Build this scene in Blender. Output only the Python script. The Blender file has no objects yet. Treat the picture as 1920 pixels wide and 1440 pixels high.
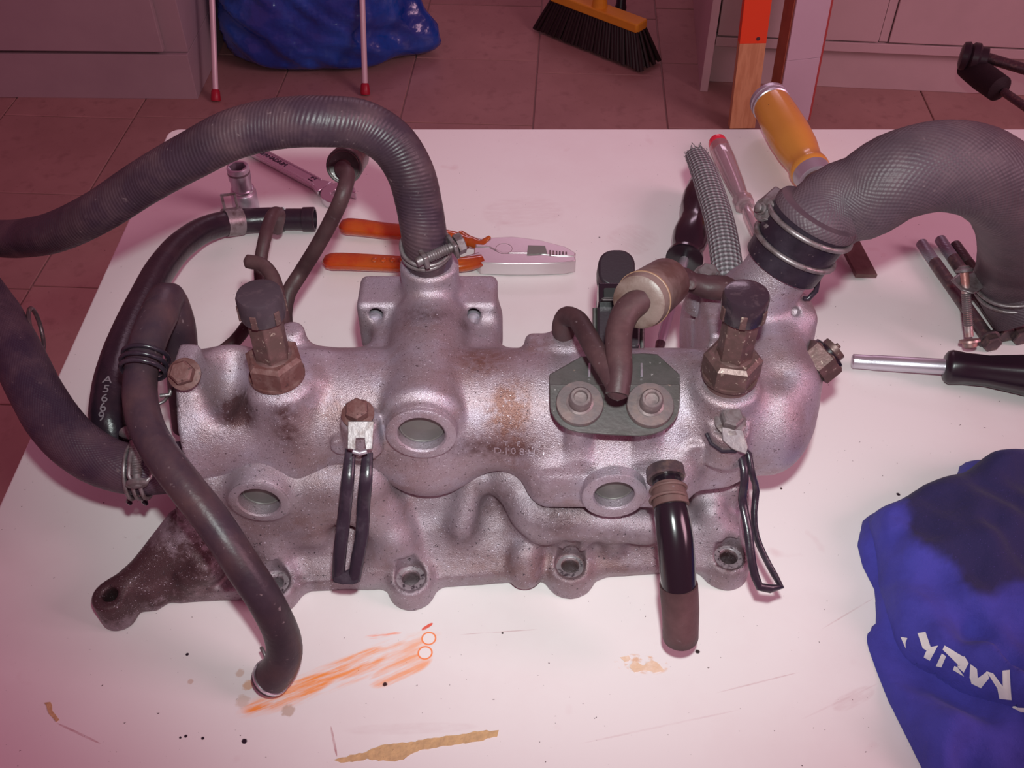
import bpy, bmesh, math, random
import numpy as np
from mathutils import Vector, Matrix, noise
from mathutils.bvhtree import BVHTree
random.seed(7)

# ------------------------------------------------------------------ camera, light, exposure
TZ = 0.75            # table top height above the floor
H = 0.45             # camera height above the table top
FPX = 1900.0
S2 = math.sqrt(0.5)
scene = bpy.context.scene
COL = scene.collection
cam_d = bpy.data.cameras.new('camera')
cam_d.sensor_width = 36.0
cam_d.lens = 36.0 * FPX / 1920.0
cam_d.clip_start = 0.01
cam = bpy.data.objects.new('camera', cam_d)
cam.location = (0, 0, TZ + H)
cam.rotation_euler = (math.radians(45), 0, 0)
COL.objects.link(cam)
scene.camera = cam

world = bpy.data.worlds.new('room_light')
scene.world = world
world.use_nodes = True
wn = world.node_tree.nodes
wn['Background'].inputs[0].default_value = (0.60, 0.165, 0.28, 1)
wn['Background'].inputs[1].default_value = 0.39

fl = bpy.data.lights.new('camera_flash', 'SPOT')
fl.energy = 12.4
fl.color = (0.90, 1.0, 0.965)
fl.shadow_soft_size = 0.010
fl.spot_size = math.radians(82)
fl.spot_blend = 0.9
flo = bpy.data.objects.new('camera_flash', fl)
flo.location = (0.012, 0.035, TZ + H + 0.045)
flo.rotation_euler = (math.radians(48), 0, math.radians(-4))
COL.objects.link(flo)

wl = bpy.data.lights.new('window_daylight', 'AREA')
wl.shape = 'RECTANGLE'; wl.size = 1.5; wl.size_y = 1.1
wl.energy = 30.0
wl.color = (1.0, 0.72, 0.90)
wlo = bpy.data.objects.new('window_daylight', wl)
wlo.location = (0.5, 4.6, 2.6)
wlo.rotation_euler = (math.radians(-68), 0, math.radians(8))
COL.objects.link(wlo)

sl = bpy.data.lights.new('side_window_daylight', 'AREA')
sl.shape = 'RECTANGLE'; sl.size = 1.3; sl.size_y = 1.2
sl.energy = 46.0
sl.color = (1.0, 0.56, 0.68)
slo = bpy.data.objects.new('side_window_daylight', sl)
slo.location = (2.7, -0.3, 2.3)
slo.rotation_euler = (Vector((0.7, 2.3, 0.3))-Vector(slo.location)).to_track_quat('-Z', 'Y').to_euler()
COL.objects.link(slo)

scene.view_settings.view_transform = 'Standard'
scene.view_settings.look = 'None'
scene.view_settings.exposure = 0.0
scene.view_settings.gamma = 1.0
scene.view_settings.use_curve_mapping = False

# ------------------------------------------------------------------ geometry helpers
def P(px, py, h=0.0):
    """world point h above the table top that the photograph shows at (px, py)"""
    u = (px - 960) / FPX; v = (720 - py) / FPX
    t = (H - h) / (S2 * (1 - v))
    return Vector((u * t, t * S2 * (1 + v), TZ + h))
def PY(px, py, Y):
    """same, with the distance Y from the camera's foot given instead"""
    v = (720 - py) / FPX
    h = H - Y * (1 - v) / (1 + v)
    return P(px, py, h)
def sc(px, py, h):
    """metres per pixel there"""
    v = (720 - py) / FPX
    return (H - h) / (S2 * (1 - v)) / FPX
XA = Vector((1, 0, 0)); UP = Vector((0, 0, 1)); BK = Vector((0, 1, 0))
CU = Vector((0, S2, S2)); CN = Vector((0, -S2, S2))     # picture-up and towards-the-camera directions
F0 = -TZ                                                # floor height as h

def srgb(r, g, b):
    f = lambda c: (c/255/12.92) if c/255 <= .04045 else ((c/255+.055)/1.055)**2.4
    return (f(r), f(g), f(b))

def frame_of(d):
    d = d.normalized()
    a = Vector((0, 0, 1)) if abs(d.z) < .9 else Vector((1, 0, 0))
    x = a.cross(d).normalized()
    return x, d.cross(x).normalized(), d

class MB:
    def __init__(s): s.v = []; s.f = []; s.uv = {}
    def add(s, vs, fs, uvs=None):
        o = len(s.v); s.v += [Vector(p) for p in vs]
        for i, f in enumerate(fs):
            s.f.append(tuple(o + k for k in f))
            if uvs: s.uv[len(s.f)-1] = uvs[i]
        return s
    def ring_loft(s, rings, cap0=True, cap1=True, uvl=None):
        n = len(rings[0]); vs = [p for r in rings for p in r]; fs = []; uvs = []
        for i in range(len(rings)-1):
            for k in range(n):
                k2 = (k+1) % n
                fs.append((i*n+k, i*n+k2, (i+1)*n+k2, (i+1)*n+k))
                a, b = (uvl[i], uvl[i+1]) if uvl else (i, i+1)
                uvs.append(((k/n, a), ((k+1)/n, a), ((k+1)/n, b), (k/n, b)))
        if cap0: fs.append(tuple(range(n))[::-1]); uvs.append([(0, 0)]*n)
        if cap1: fs.append(tuple((len(rings)-1)*n+k for k in range(n))); uvs.append([(0, 0)]*n)
        return s.add(vs, fs, uvs)
    def lathe(s, a, d, prof, n=28, lobes=None, ring=False):
        """prof: list of (t along d in metres, radius)"""
        x, y, z = frame_of(d); rings = []
        for t, r in prof:
            rg = []
            for k in range(n):
                an = 2*math.pi*k/n
                rr = r * (1 + (lobes[1]*math.cos(lobes[0]*an) if lobes and lobes[2] <= t <= lobes[3] else 0))
                rg.append(a + z*t + x*math.cos(an)*max(rr, 1e-5) + y*math.sin(an)*max(rr, 1e-5))
            rings.append(rg)
        L = [p[0] for p in prof]
        if ring: rings.append(rings[0]); L.append(L[0])
        return s.ring_loft(rings, not ring, not ring, uvl=L)
    def hexp(s, a, d, r, h, cham=.12, rot=0, n=6):
        x, y, z = frame_of(d); rings = []
        for t, q in ((0, 1), (h*(1-cham), 1), (h, 1-cham*1.1)):
            rings.append([a + z*t + x*math.cos(rot+2*math.pi*k/n)*r*q + y*math.sin(rot+2*math.pi*k/n)*r*q for k in range(n)])
        return s.ring_loft(rings)
    def box(s, c, ax, hx, hy, hz):
        x, y, z = ax; vs = []
        for k in (-1, 1):
            for j, i in ((-1, -1), (-1, 1), (1, 1), (1, -1)): vs.append(c + x*i*hx + y*j*hy + z*k*hz)
        return s.add(vs, [(3,2,1,0),(4,5,6,7),(0,1,5,4),(1,2,6,5),(2,3,7,6),(3,0,4,7)])
    def prism(s, pts, d):
        n = len(pts); pts = [Vector(p) for p in pts]
        return s.add(pts + [p + d for p in pts], [tuple(range(n))[::-1], tuple(range(n, 2*n))] + [(i, (i+1) % n, n+(i+1) % n, n+i) for i in range(n)])
    def tube(s, pts, rad, n=24, step=.004, caps=(True, True), squash=1.0, hollow=0, wob=0, round_end=(0, 0)):
        c, r = resample(pts, rad, step); L = [0]
        for i in range(1, len(c)): L.append(L[-1] + (c[i]-c[i-1]).length)
        T = [(c[min(i+1, len(c)-1)] - c[max(i-1, 0)]).normalized() for i in range(len(c))]
        x, y, z = frame_of(T[0]); rings = []
        tot = L[-1]
        for i, p in enumerate(c):
            if i: x = (x - T[i]*x.dot(T[i])).normalized()
            y = T[i].cross(x); ri = r[i]
            for e, q in ((round_end[0], L[i]), (round_end[1], tot-L[i])):
                if e and q < e: ri *= math.sqrt(max(1-(1-q/e)**2, .0004))
            rg = []
            for k in range(n):
                an = 2*math.pi*k/n; rr = ri
                if wob: rr *= 1 + wob*noise.noise(Vector((p.x*60, p.y*60, p.z*60)) + Vector((math.cos(an), math.sin(an), 0))*.8)
                rg.append(p + x*math.cos(an)*rr + y*math.sin(an)*rr*squash)
            rings.append(rg)
        if hollow:
            def inset(rg, p, q, dd): return [p + (a-p)*q + dd for a in rg]
            t = T[-1]
            rings.append(inset(rings[-1], c[-1], hollow, Vector()))
            rings.append(inset(rings[-1], c[-1], 1, -t*.012)); L += [L[-1], L[-1]]
        s.ring_loft(rings, caps[0], caps[1], L)
        return s
    def build(s, name, mat=None, parent=None, smooth=True, bevel=0, auto=40, kind=None, bseg=2):
        me = bpy.data.meshes.new(name)
        off = parent['_base'] if parent and '_base' in parent else (0, 0, 0)
        off = Vector(off)
        me.from_pydata([tuple(p - off) for p in s.v], [], s.f)
        if s.uv:
            ul = me.uv_layers.new(name='UVMap')
            for pi, uvs in s.uv.items():
                p = me.polygons[pi]
                for q, li in enumerate(p.loop_indices): ul.data[li].uv = uvs[q]
        bm = bmesh.new(); bm.from_mesh(me); bmesh.ops.recalc_face_normals(bm, faces=bm.faces); bm.to_mesh(me); bm.free()
        if mat: me.materials.append(mat)
        o = bpy.data.objects.new(name, me); COL.objects.link(o)
        if smooth:
            me.shade_smooth()
            me.set_sharp_from_angle(angle=math.radians(auto))
        if bevel:
            b = o.modifiers.new('bevel', 'BEVEL'); b.width = bevel; b.segments = bseg; b.limit_method = 'ANGLE'; b.angle_limit = math.radians(35)
            b.harden_normals = False
        if parent:
            o.parent = parent; o['_base'] = tuple(off)
        if kind: o['kind'] = kind
        return o

def resample(pts, rad, step):
    pts = [Vector(p) for p in pts]
    if not hasattr(rad, '__len__'): rad = [rad]*len(pts)
    c, r = [], []
    n = len(pts)
    for i in range(n-1):
        p0 = pts[max(i-1, 0)]; p1 = pts[i]; p2 = pts[i+1]; p3 = pts[min(i+2, n-1)]
        if i == 0: p0 = p1*2-p2
        if i == n-2: p3 = p2*2-p1
        # centripetal-ish tangents
        d1 = max((p2-p1).length, 1e-6); d0 = max((p1-p0).length, 1e-6); d2 = max((p3-p2).length, 1e-6)
        m1 = ((p1-p0)/d0*d1 + (p2-p1)/d1*d0)/(d0+d1)*d1
        m2 = ((p2-p1)/d1*d2 + (p3-p2)/d2*d1)/(d1+d2)*d1
        k = max(int(d1/step), 1)
        for j in range(k):
            t = j/k; t2 = t*t; t3 = t2*t
            c.append(p1*(2*t3-3*t2+1) + m1*(t3-2*t2+t) + p2*(-2*t3+3*t2) + m2*(t3-t2))
            r.append(rad[i]*(1-t)+rad[i+1]*t)
    c.append(pts[-1]); r.append(rad[-1])
    return c, r

def setp(o, label=None, cat=None, group=None, kind=None):
    if label: o['label'] = label
    if cat: o['category'] = cat
    if group: o['group'] = group
    if kind: o['kind'] = kind
    return o
def thing(name, base, label, cat, group=None):
    o = bpy.data.objects.new(name, None); o.empty_display_size = .02
    o.location = base; o['_base'] = tuple(base); COL.objects.link(o)
    return setp(o, label, cat, group)

def text_mesh(body, size, depth, name='lettering'):
    cu = bpy.data.curves.new(name, 'FONT'); cu.body = body; cu.size = size; cu.extrude = depth
    cu.align_x = 'CENTER'; cu.align_y = 'CENTER'; cu.resolution_u = 3
    o = bpy.data.objects.new(name, cu); COL.objects.link(o)
    bpy.context.view_layer.update()
    me = bpy.data.meshes.new_from_object(o)
    bpy.data.objects.remove(o); bpy.data.curves.remove(cu)
    return me
def text_part(body, size, depth, c, x, z, mat, parent, name='lettering', warp=None):
    me = text_mesh(body, size, depth, name)
    x = x.normalized(); z = z.normalized(); y = z.cross(x).normalized()
    mb = MB(); off = Vector(parent['_base'])
    for v in me.vertices:
        p = c + x*v.co.x + y*v.co.y + z*v.co.z
        if warp: p = warp(p, v.co)
        v.co = p - off
    me.materials.clear(); me.materials.append(mat)
    o = bpy.data.objects.new(name, me); COL.objects.link(o); o.parent = parent; o['_base'] = tuple(off)
    return o

# ------------------------------------------------------------------ materials
def mat(name, col, rough=.5, metal=0.0, var=None, bump=None, speck=None, attr=None, coat=0, spec=.5, trans=0, pattern=None, sheen=0, sss=0, var2=None):
    m = bpy.data.materials.new(name); m.use_nodes = True
    nt = m.node_tree; N = nt.nodes; L = nt.links
    b = N['Principled BSDF']
    def new(t, **kw):
        n = N.new(t)
        for k, v in kw.items(): setattr(n, k, v)
        return n
    b.inputs['Roughness'].default_value = rough; b.inputs['Metallic'].default_value = metal
    b.inputs['Specular IOR Level'].default_value = spec
    if coat: b.inputs['Coat Weight'].default_value = coat; b.inputs['Coat Roughness'].default_value = .12
    if trans: b.inputs['Transmission Weight'].default_value = trans
    if sheen: b.inputs['Sheen Weight'].default_value = sheen; b.inputs['Sheen Roughness'].default_value = .6
    tc = new('ShaderNodeTexCoord'); obj = tc.outputs['Object']
    rgb = new('ShaderNodeRGB'); rgb.outputs[0].default_value = (*col, 1); cur = rgb.outputs[0]
    def mixin(cur, fac, c2):
        mx = new('ShaderNodeMix', data_type='RGBA'); L.new(fac, mx.inputs[0]); L.new(cur, mx.inputs[6])
        if isinstance(c2, tuple): mx.inputs[7].default_value = (*c2, 1)
        else: L.new(c2, mx.inputs[7])
        return mx.outputs[2]
    def nmask(scale, lo, hi, detail=5, stretch=None):
        t = new('ShaderNodeTexNoise'); t.inputs['Scale'].default_value = scale; t.inputs['Detail'].default_value = detail
        t.inputs['Roughness'].default_value = .62
        if stretch:
            mp = new('ShaderNodeMapping'); mp.inputs['Scale'].default_value = stretch; L.new(obj, mp.inputs[0]); L.new(mp.outputs[0], t.inputs['Vector'])
        else: L.new(obj, t.inputs['Vector'])
        r = new('ShaderNodeMapRange'); r.inputs[1].default_value = lo; r.inputs[2].default_value = hi; L.new(t.outputs['Fac'], r.inputs[0])
        return r.outputs[0]
    for vv in (var, var2):
        if vv: cur = mixin(cur, nmask(vv[1], vv[2], vv[3], stretch=(vv[4] if len(vv) > 4 else None)), vv[0])
    if attr:
        for an, c2 in attr:
            at = new('ShaderNodeAttribute', attribute_name=an)
            br = new('ShaderNodeMath', operation='MULTIPLY'); L.new(at.outputs['Fac'], br.inputs[0])
            L.new(nmask(260, .30, .62, 3), br.inputs[1])
            ad = new('ShaderNodeMath', operation='MULTIPLY_ADD', use_clamp=True); L.new(at.outputs['Fac'], ad.inputs[0]); ad.inputs[1].default_value = .45; L.new(br.outputs[0], ad.inputs[2])
            cur = mixin(cur, at.outputs['Fac'] if an == 'wet' else ad.outputs[0], c2)
    if speck:
        for (c2, s2, lo, hi) in speck: cur = mixin(cur, nmask(s2, lo, hi, 2), c2)
    hgt = None
    if pattern == 'braid':
        uv = new('ShaderNodeUVMap'); outs = []
        for sgn in (1, -1):
            mp = new('ShaderNodeMapping'); mp.inputs['Scale'].default_value = (9*sgn, 150, 1); L.new(uv.outputs[0], mp.inputs[0])
            sx = new('ShaderNodeSeparateXYZ'); L.new(mp.outputs[0], sx.inputs[0])
            ad = new('ShaderNodeMath', operation='ADD'); L.new(sx.outputs[0], ad.inputs[0]); L.new(sx.outputs[1], ad.inputs[1])
            si = new('ShaderNodeMath', operation='SINE'); ml = new('ShaderNodeMath', operation='MULTIPLY'); L.new(ad.outputs[0], ml.inputs[0]); ml.inputs[1].default_value = 2*math.pi
            L.new(ml.outputs[0], si.inputs[0]); outs.append(si.outputs[0])
        mm = new('ShaderNodeMath', operation='MULTIPLY'); L.new(outs[0], mm.inputs[0]); L.new(outs[1], mm.inputs[1]); hgt = mm.outputs[0]
        r = new('ShaderNodeMapRange'); r.inputs[1].default_value = -.2; r.inputs[2].default_value = .9; L.new(hgt, r.inputs[0])
        cur = mixin(cur, r.outputs[0], tuple(min(c*2.6+.05, 1) for c in col))
    if pattern in ('rings', 'knit'):
        uv = new('ShaderNodeUVMap'); mp = new('ShaderNodeMapping')
        mp.inputs['Scale'].default_value = (9 if pattern == 'rings' else 56, 560 if pattern == 'rings' else 420, 1); L.new(uv.outputs[0], mp.inputs[0])
        sx = new('ShaderNodeSeparateXYZ'); L.new(mp.outputs[0], sx.inputs[0])
        outs = []
        for op in (('ADD',) if pattern == 'rings' else ('ADD', 'SUBTRACT')):
            ad = new('ShaderNodeMath', operation=op); L.new(sx.outputs[1], ad.inputs[0]); L.new(sx.outputs[0], ad.inputs[1])
            ml = new('ShaderNodeMath', operation='MULTIPLY'); L.new(ad.outputs[0], ml.inputs[0]); ml.inputs[1].default_value = 2*math.pi
            si = new('ShaderNodeMath', operation='SINE'); L.new(ml.outputs[0], si.inputs[0]); outs.append(si.outputs[0])
        hgt = outs[0]
        if len(outs) > 1:
            mm = new('ShaderNodeMath', operation='ADD'); L.new(outs[0], mm.inputs[0]); L.new(outs[1], mm.inputs[1]); hgt = mm.outputs[0]
    L.new(cur, b.inputs['Base Color'])
    nrm = None
    if hgt is not None:
        bp = new('ShaderNodeBump'); bp.inputs['Strength'].default_value = .6 if pattern == 'braid' else .22; bp.inputs['Distance'].default_value = .0004 if pattern != 'braid' else .0012
        L.new(hgt, bp.inputs['Height']); nrm = bp.outputs[0]
    for bb in (bump if isinstance(bump, list) else [bump] if bump else []):
        t = new('ShaderNodeTexNoise'); t.inputs['Scale'].default_value = bb[0]; t.inputs['Detail'].default_value = 3; L.new(obj, t.inputs['Vector'])
        bp = new('ShaderNodeBump'); bp.inputs['Strength'].default_value = bb[1]; bp.inputs['Distance'].default_value = bb[2]
        L.new(t.outputs['Fac'], bp.inputs['Height'])
        if nrm: L.new(nrm, bp.inputs['Normal'])
        nrm = bp.outputs[0]
    if nrm: L.new(nrm, b.inputs['Normal'])
    return m

CAST = mat('cast_aluminium', (.44, .36, .42), .41, .62, var=((.33, .23, .245), 30, .40, .68), var2=((.44, .38, .46), 55, .5, .7),
           bump=[(2200, .62, .0005), (900, .30, .0005), (45, .15, .002)], speck=[((.09, .055, .065), 700, .665, .72), ((.13, .08, .09), 1400, .62, .70), ((.80, .74, .84), 1100, .66, .72)],
           attr=[('dirt', (.115, .06, .065)), ('rust', (.23, .115, .10))])
CAST2 = mat('dull_cast_aluminium', (.35, .285, .325), .45, .52, var=((.23, .15, .16), 30, .40, .68), var2=((.34, .28, .33), 55, .5, .7),
           bump=[(2200, .60, .0005), (900, .35, .0005), (45, .15, .002)], speck=[((.06, .04, .05), 700, .64, .70), ((.66, .6, .7), 1100, .66, .72)],
           attr=[('dirt', (.085, .045, .05)), ('rust', (.19, .10, .09))])
CASTW = mat('machined_aluminium', (.58, .54, .62), .35, .7, bump=[(500, .2, .0004)], var=((.4, .36, .38), 90, .5, .7))
PLUG = mat('core_plug_steel', (.17, .155, .15), .45, .4, bump=[(300, .15, .0004)], var=((.18, .17, .16), 120, .5, .7))
RUSTY = mat('rusty_steel', (.115, .045, .042), .55, .15, var=((.17, .09, .085), 160, .45, .65), bump=[(500, .4, .0005)], speck=[((.07, .03, .03), 420, .62, .7)])
BRASSY = mat('tarnished_brass', (.12, .07, .066), .42, .45, var=((.17, .09, .09), 140, .45, .65), bump=[(400, .3, .0005)], speck=[((.42, .33, .28), 500, .64, .7)])
STEEL = mat('dirty_zinc_steel', (.26, .225, .235), .42, .6, var=((.15, .11, .11), 180, .45, .65), bump=[(500, .3, .0004)])
DARKSTEEL = mat('oily_dark_steel', (.11, .075, .085), .38, .6, var=((.2, .13, .12), 200, .5, .66), bump=[(400, .35, .0005)])
CHROME = mat('chrome_vanadium', (.72, .70, .74), .22, .9, bump=[(700, .05, .0003)])
BRUSH = mat('satin_chrome', (.60, .58, .64), .36, .8, bump=[(1500, .15, .0003)])
def rubber(name, col, pattern=None, r=.5, v=None, wear=True):
    col = tuple(c*q for c, q in zip(col, (.95, .72, .72)))
    if v: v = tuple(c*q for c, q in zip(v, (1.0, .82, .82)))
    return mat(name, col, r, 0, var=(v or tuple(c*1.9+.012 for c in col), 45, .42, .75), var2=(tuple(c*.55 for c in col), 18, .5, .75), bump=[(350, .3, .0006)],
               speck=[((.17, .12, .13), 320, .68, .78)] if wear else None, pattern=pattern, spec=.35)
RUB_A = rubber('ribbed_hose_rubber', (.045, .034, .052), 'rings', .42, (.105, .075, .085))
RUB_B = rubber('knit_hose_rubber', (.040, .030, .058), 'knit', .45, (.10, .07, .09))
RUB_H = rubber('radiator_hose_rubber', (.088, .078, .100), 'knit', .5, (.125, .10, .115))
RUB = rubber('smooth_hose_rubber', (.045, .036, .052), None, .40, (.085, .055, .06))
RUB_N = rubber('new_hose_rubber', (.022, .016, .028), None, .30, (.04, .026, .035), False)
RUB_D = rubber('vacuum_hose_rubber', (.060, .036, .042), None, .5, (.10, .06, .062))
BLACK = mat('glossy_black_plastic', (.010, .006, .010), .20, 0, bump=[(200, .05, .0004)], coat=.4)
BLACKM = mat('matt_black_plastic', (.022, .014, .020), .38, 0, bump=[(900, .2, .0003)])
BLK_DIP = mat('black_dipped_coating', (.024, .016, .026), .28, 0, bump=[(240, .4, .0006)], var=((.05, .035, .05), 120, .5, .7))
OLIVE = mat('olive_passivated_plate', (.115, .105, .104), .42, .5, var=((.09, .085, .08), 80, .45, .65), bump=[(500, .3, .0004)], speck=[((.45, .42, .42), 420, .70, .75), ((.30, .22, .18), 300, .7, .76)])
FILT = mat('stained_nylon', (.20, .14, .125), .42, 0, var=((.11, .062, .05), 60, .42, .60), bump=[(500, .3, .0005)])
BRAIDM = mat('grey_braided_sleeve', (.13, .12, .13), .75, 0, pattern='braid', bump=[(1200, .4, .0006)])
WHITEPRINT = mat('pale_print', (.20, .165, .19), .6)
# ------------------------------------------------------------------ smooth-union castings (distance field + surface nets)
class Field:
    def __init__(s, lo, hi, vox):
        s.lo = np.array(lo, float); s.vox = vox
        s.n = np.ceil((np.array(hi)-s.lo)/vox).astype(int)+1
        s.g = np.full(tuple(s.n), .02, np.float32)
    def region(s, lo, hi, pad):
        a = np.clip(np.floor((np.array(lo)-pad-s.lo)/s.vox).astype(int), 0, s.n)
        b = np.clip(np.ceil((np.array(hi)+pad-s.lo)/s.vox).astype(int)+1, 0, s.n)
        ax = [(s.lo[i]+np.arange(a[i], b[i])*s.vox).astype(np.float32) for i in range(3)]
        return tuple(slice(a[i], b[i]) for i in range(3)), np.meshgrid(*ax, indexing='ij', sparse=True)
    def put(s, sl, d, k, cut):
        g = s.g[sl]
        if cut:
            d = -d
            h = np.maximum(k-np.abs(g-d), 0)/k
            s.g[sl] = np.maximum(g, d)+h*h*k*.25
        else:
            h = np.maximum(k-np.abs(g-d), 0)/k
            s.g[sl] = np.minimum(g, d)-h*h*k*.25
    def cap(s, a, b, r1, r2=None, k=.005, cut=False):
        r2 = r1 if r2 is None else r2; a = np.array(a); b = np.array(b); R = max(r1, r2)
        sl, (X, Y, Z) = s.region(np.minimum(a, b)-R, np.maximum(a, b)+R, k+.002)
        ba = b-a; L = (ba@ba)
        t = np.clip(((X-a[0])*ba[0]+(Y-a[1])*ba[1]+(Z-a[2])*ba[2])/L, 0, 1) if L > 0 else 0*X*Y*Z
        d = np.sqrt((X-a[0]-t*ba[0])**2+(Y-a[1]-t*ba[1])**2+(Z-a[2]-t*ba[2])**2)-(r1+(r2-r1)*t)
        s.put(sl, d, k, cut)
    def cyl(s, a, b, r1, r2=None, rnd=.0015, k=.005, cut=False):
        r2 = r1 if r2 is None else r2; a = np.array(a); b = np.array(b); R = max(r1, r2)
        sl, (X, Y, Z) = s.region(np.minimum(a, b)-R, np.maximum(a, b)+R, k+.002)
        ba = b-a; L = math.sqrt(ba@ba); u = ba/L
        t = (X-a[0])*u[0]+(Y-a[1])*u[1]+(Z-a[2])*u[2]
        q = np.sqrt(np.maximum((X-a[0])**2+(Y-a[1])**2+(Z-a[2])**2-t*t, 0))
        dr = q-(r1+(r2-r1)*np.clip(t/L, 0, 1))+rnd; dt = np.abs(t-L/2)-L/2+rnd
        d = np.minimum(np.maximum(dr, dt), 0)+np.sqrt(np.maximum(dr, 0)**2+np.maximum(dt, 0)**2)-rnd
        s.put(sl, d, k, cut)
    def box(s, c, h, ax=None, rnd=.002, k=.005, cut=False):
        c = np.array(c); h = np.array(h); ax = [np.array(v) for v in (ax or ((1, 0, 0), (0, 1, 0), (0, 0, 1)))]
        e = sum(np.abs(ax[i])*h[i] for i in range(3))
        sl, (X, Y, Z) = s.region(c-e, c+e, k+.002)
        ds = [np.abs((X-c[0])*ax[i][0]+(Y-c[1])*ax[i][1]+(Z-c[2])*ax[i][2])-h[i]+rnd for i in range(3)]
        d = np.minimum(np.maximum(np.maximum(ds[0], ds[1]), ds[2]), 0)+np.sqrt(sum(np.maximum(q, 0)**2 for q in ds))-rnd
        s.put(sl, d, k, cut)
    def ell(s, c, r, k=.005, cut=False):
        c = np.array(c); r = np.array(r)
        sl, (X, Y, Z) = s.region(c-r, c+r, k+.002)
        q = np.sqrt(((X-c[0])/r[0])**2+((Y-c[1])/r[1])**2+((Z-c[2])/r[2])**2)
        g = np.sqrt(((X-c[0])/r[0]**2)**2+((Y-c[1])/r[1]**2)**2+((Z-c[2])/r[2]**2)**2)
        s.put(sl, q*(q-1)/np.maximum(g, 1e-4), k, cut)
    def poly(s, pts, z0, z1, rnd=.002, k=.005, cut=False):
        """prism of an outline seen from above"""
        p = np.array([(q[0], q[1]) for q in pts])
        lo = np.array([*p.min(0), z0]); hi = np.array([*p.max(0), z1])
        sl, (X, Y, Z) = s.region(lo, hi, k+.002)
        X2, Y2 = np.broadcast_arrays(X[:, :, 0], Y[:, :, 0]); dm = np.full(X2.shape, 1e9); ins = np.zeros(X2.shape, bool)
        for i in range(len(p)):
            a = p[i]; b = p[(i+1) % len(p)]; e = b-a
            t = np.clip(((X2-a[0])*e[0]+(Y2-a[1])*e[1])/(e@e), 0, 1)
            dm = np.minimum(dm, (X2-a[0]-t*e[0])**2+(Y2-a[1]-t*e[1])**2)
            c = (a[1] > Y2) != (b[1] > Y2)
            with np.errstate(divide='ignore', invalid='ignore'):
                ins ^= c & (X2 < (b[0]-a[0])*(Y2-a[1])/((b[1]-a[1]) if b[1] != a[1] else 1e-9)+a[0])
        d2 = (np.where(ins, -1, 1)*np.sqrt(dm)+rnd)[:, :, None]; dz = np.abs(Z-(z0+z1)/2)-(z1-z0)/2+rnd
        d = np.minimum(np.maximum(d2, dz), 0)+np.sqrt(np.maximum(d2, 0)**2+np.maximum(dz, 0)**2)-rnd
        s.put(sl, d.astype(np.float32), k, cut)
    def mesh(s, smooth=1):
        g = s.g; S = g < 0
        c = [S[i:S.shape[0]-1+i, j:S.shape[1]-1+j, k:S.shape[2]-1+k] for i in (0, 1) for j in (0, 1) for k in (0, 1)]
        cnt = sum(q.astype(np.int8) for q in c)
        act = (cnt > 0) & (cnt < 8); idx = np.argwhere(act)
        ids = np.full(act.shape, -1, np.int32); ids[act] = np.arange(len(idx))
        acc = np.zeros((len(idx), 3)); w = np.zeros(len(idx))
        corner = [(i, j, k) for i in (0, 1) for j in (0, 1) for k in (0, 1)]
        vals = {q: g[idx[:, 0]+q[0], idx[:, 1]+q[1], idx[:, 2]+q[2]] for q in corner}
        for a in corner:
            for ax in range(3):
                if a[ax]: continue
                b = list(a); b[ax] = 1; b = tuple(b)
                va, vb = vals[a], vals[b]; m = (va < 0) != (vb < 0)
                t = va[m]/(va[m]-vb[m]); p = np.tile(np.array(a, float), (m.sum(), 1)); p[:, ax] += t
                acc[m] += p; w[m] += 1
        V = (idx+acc/w[:, None])*s.vox+s.lo
        F = []
        for ax in range(3):
            sl0 = [slice(1, -1)]*3; sl0[ax] = slice(0, -1); sl1 = list(sl0); sl1[ax] = slice(1, None)
            A = S[tuple(sl0)]; B = S[tuple(sl1)]; e = np.argwhere(A != B)
            o = np.array([1, 1, 1]); o[ax] = 0; q = e+o
            u, v = [(1, 2), (2, 0), (0, 1)][ax]
            eu = np.zeros(3, int); eu[u] = 1; ev = np.zeros(3, int); ev[v] = 1
            gi = lambda r: ids[r[:, 0], r[:, 1], r[:, 2]]
            quad = np.stack([gi(q-eu-ev), gi(q-ev), gi(q), gi(q-eu)], 1)
            flip = B[tuple((e).T)]
            quad[flip] = quad[flip][:, ::-1]
            F.append(quad)
        F = np.concatenate(F); F = F[(F >= 0).all(1)]
        for _ in range(smooth):
            nb = np.zeros_like(V); nc = np.zeros(len(V))
            for a, b in ((0, 1), (1, 2), (2, 3), (3, 0)):
                np.add.at(nb, F[:, a], V[F[:, b]]); np.add.at(nc, F[:, a], 1)
                np.add.at(nb, F[:, b], V[F[:, a]]); np.add.at(nc, F[:, b], 1)
            V = V*.5+nb/np.maximum(nc, 1)[:, None]*.5
        return V, F

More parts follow.
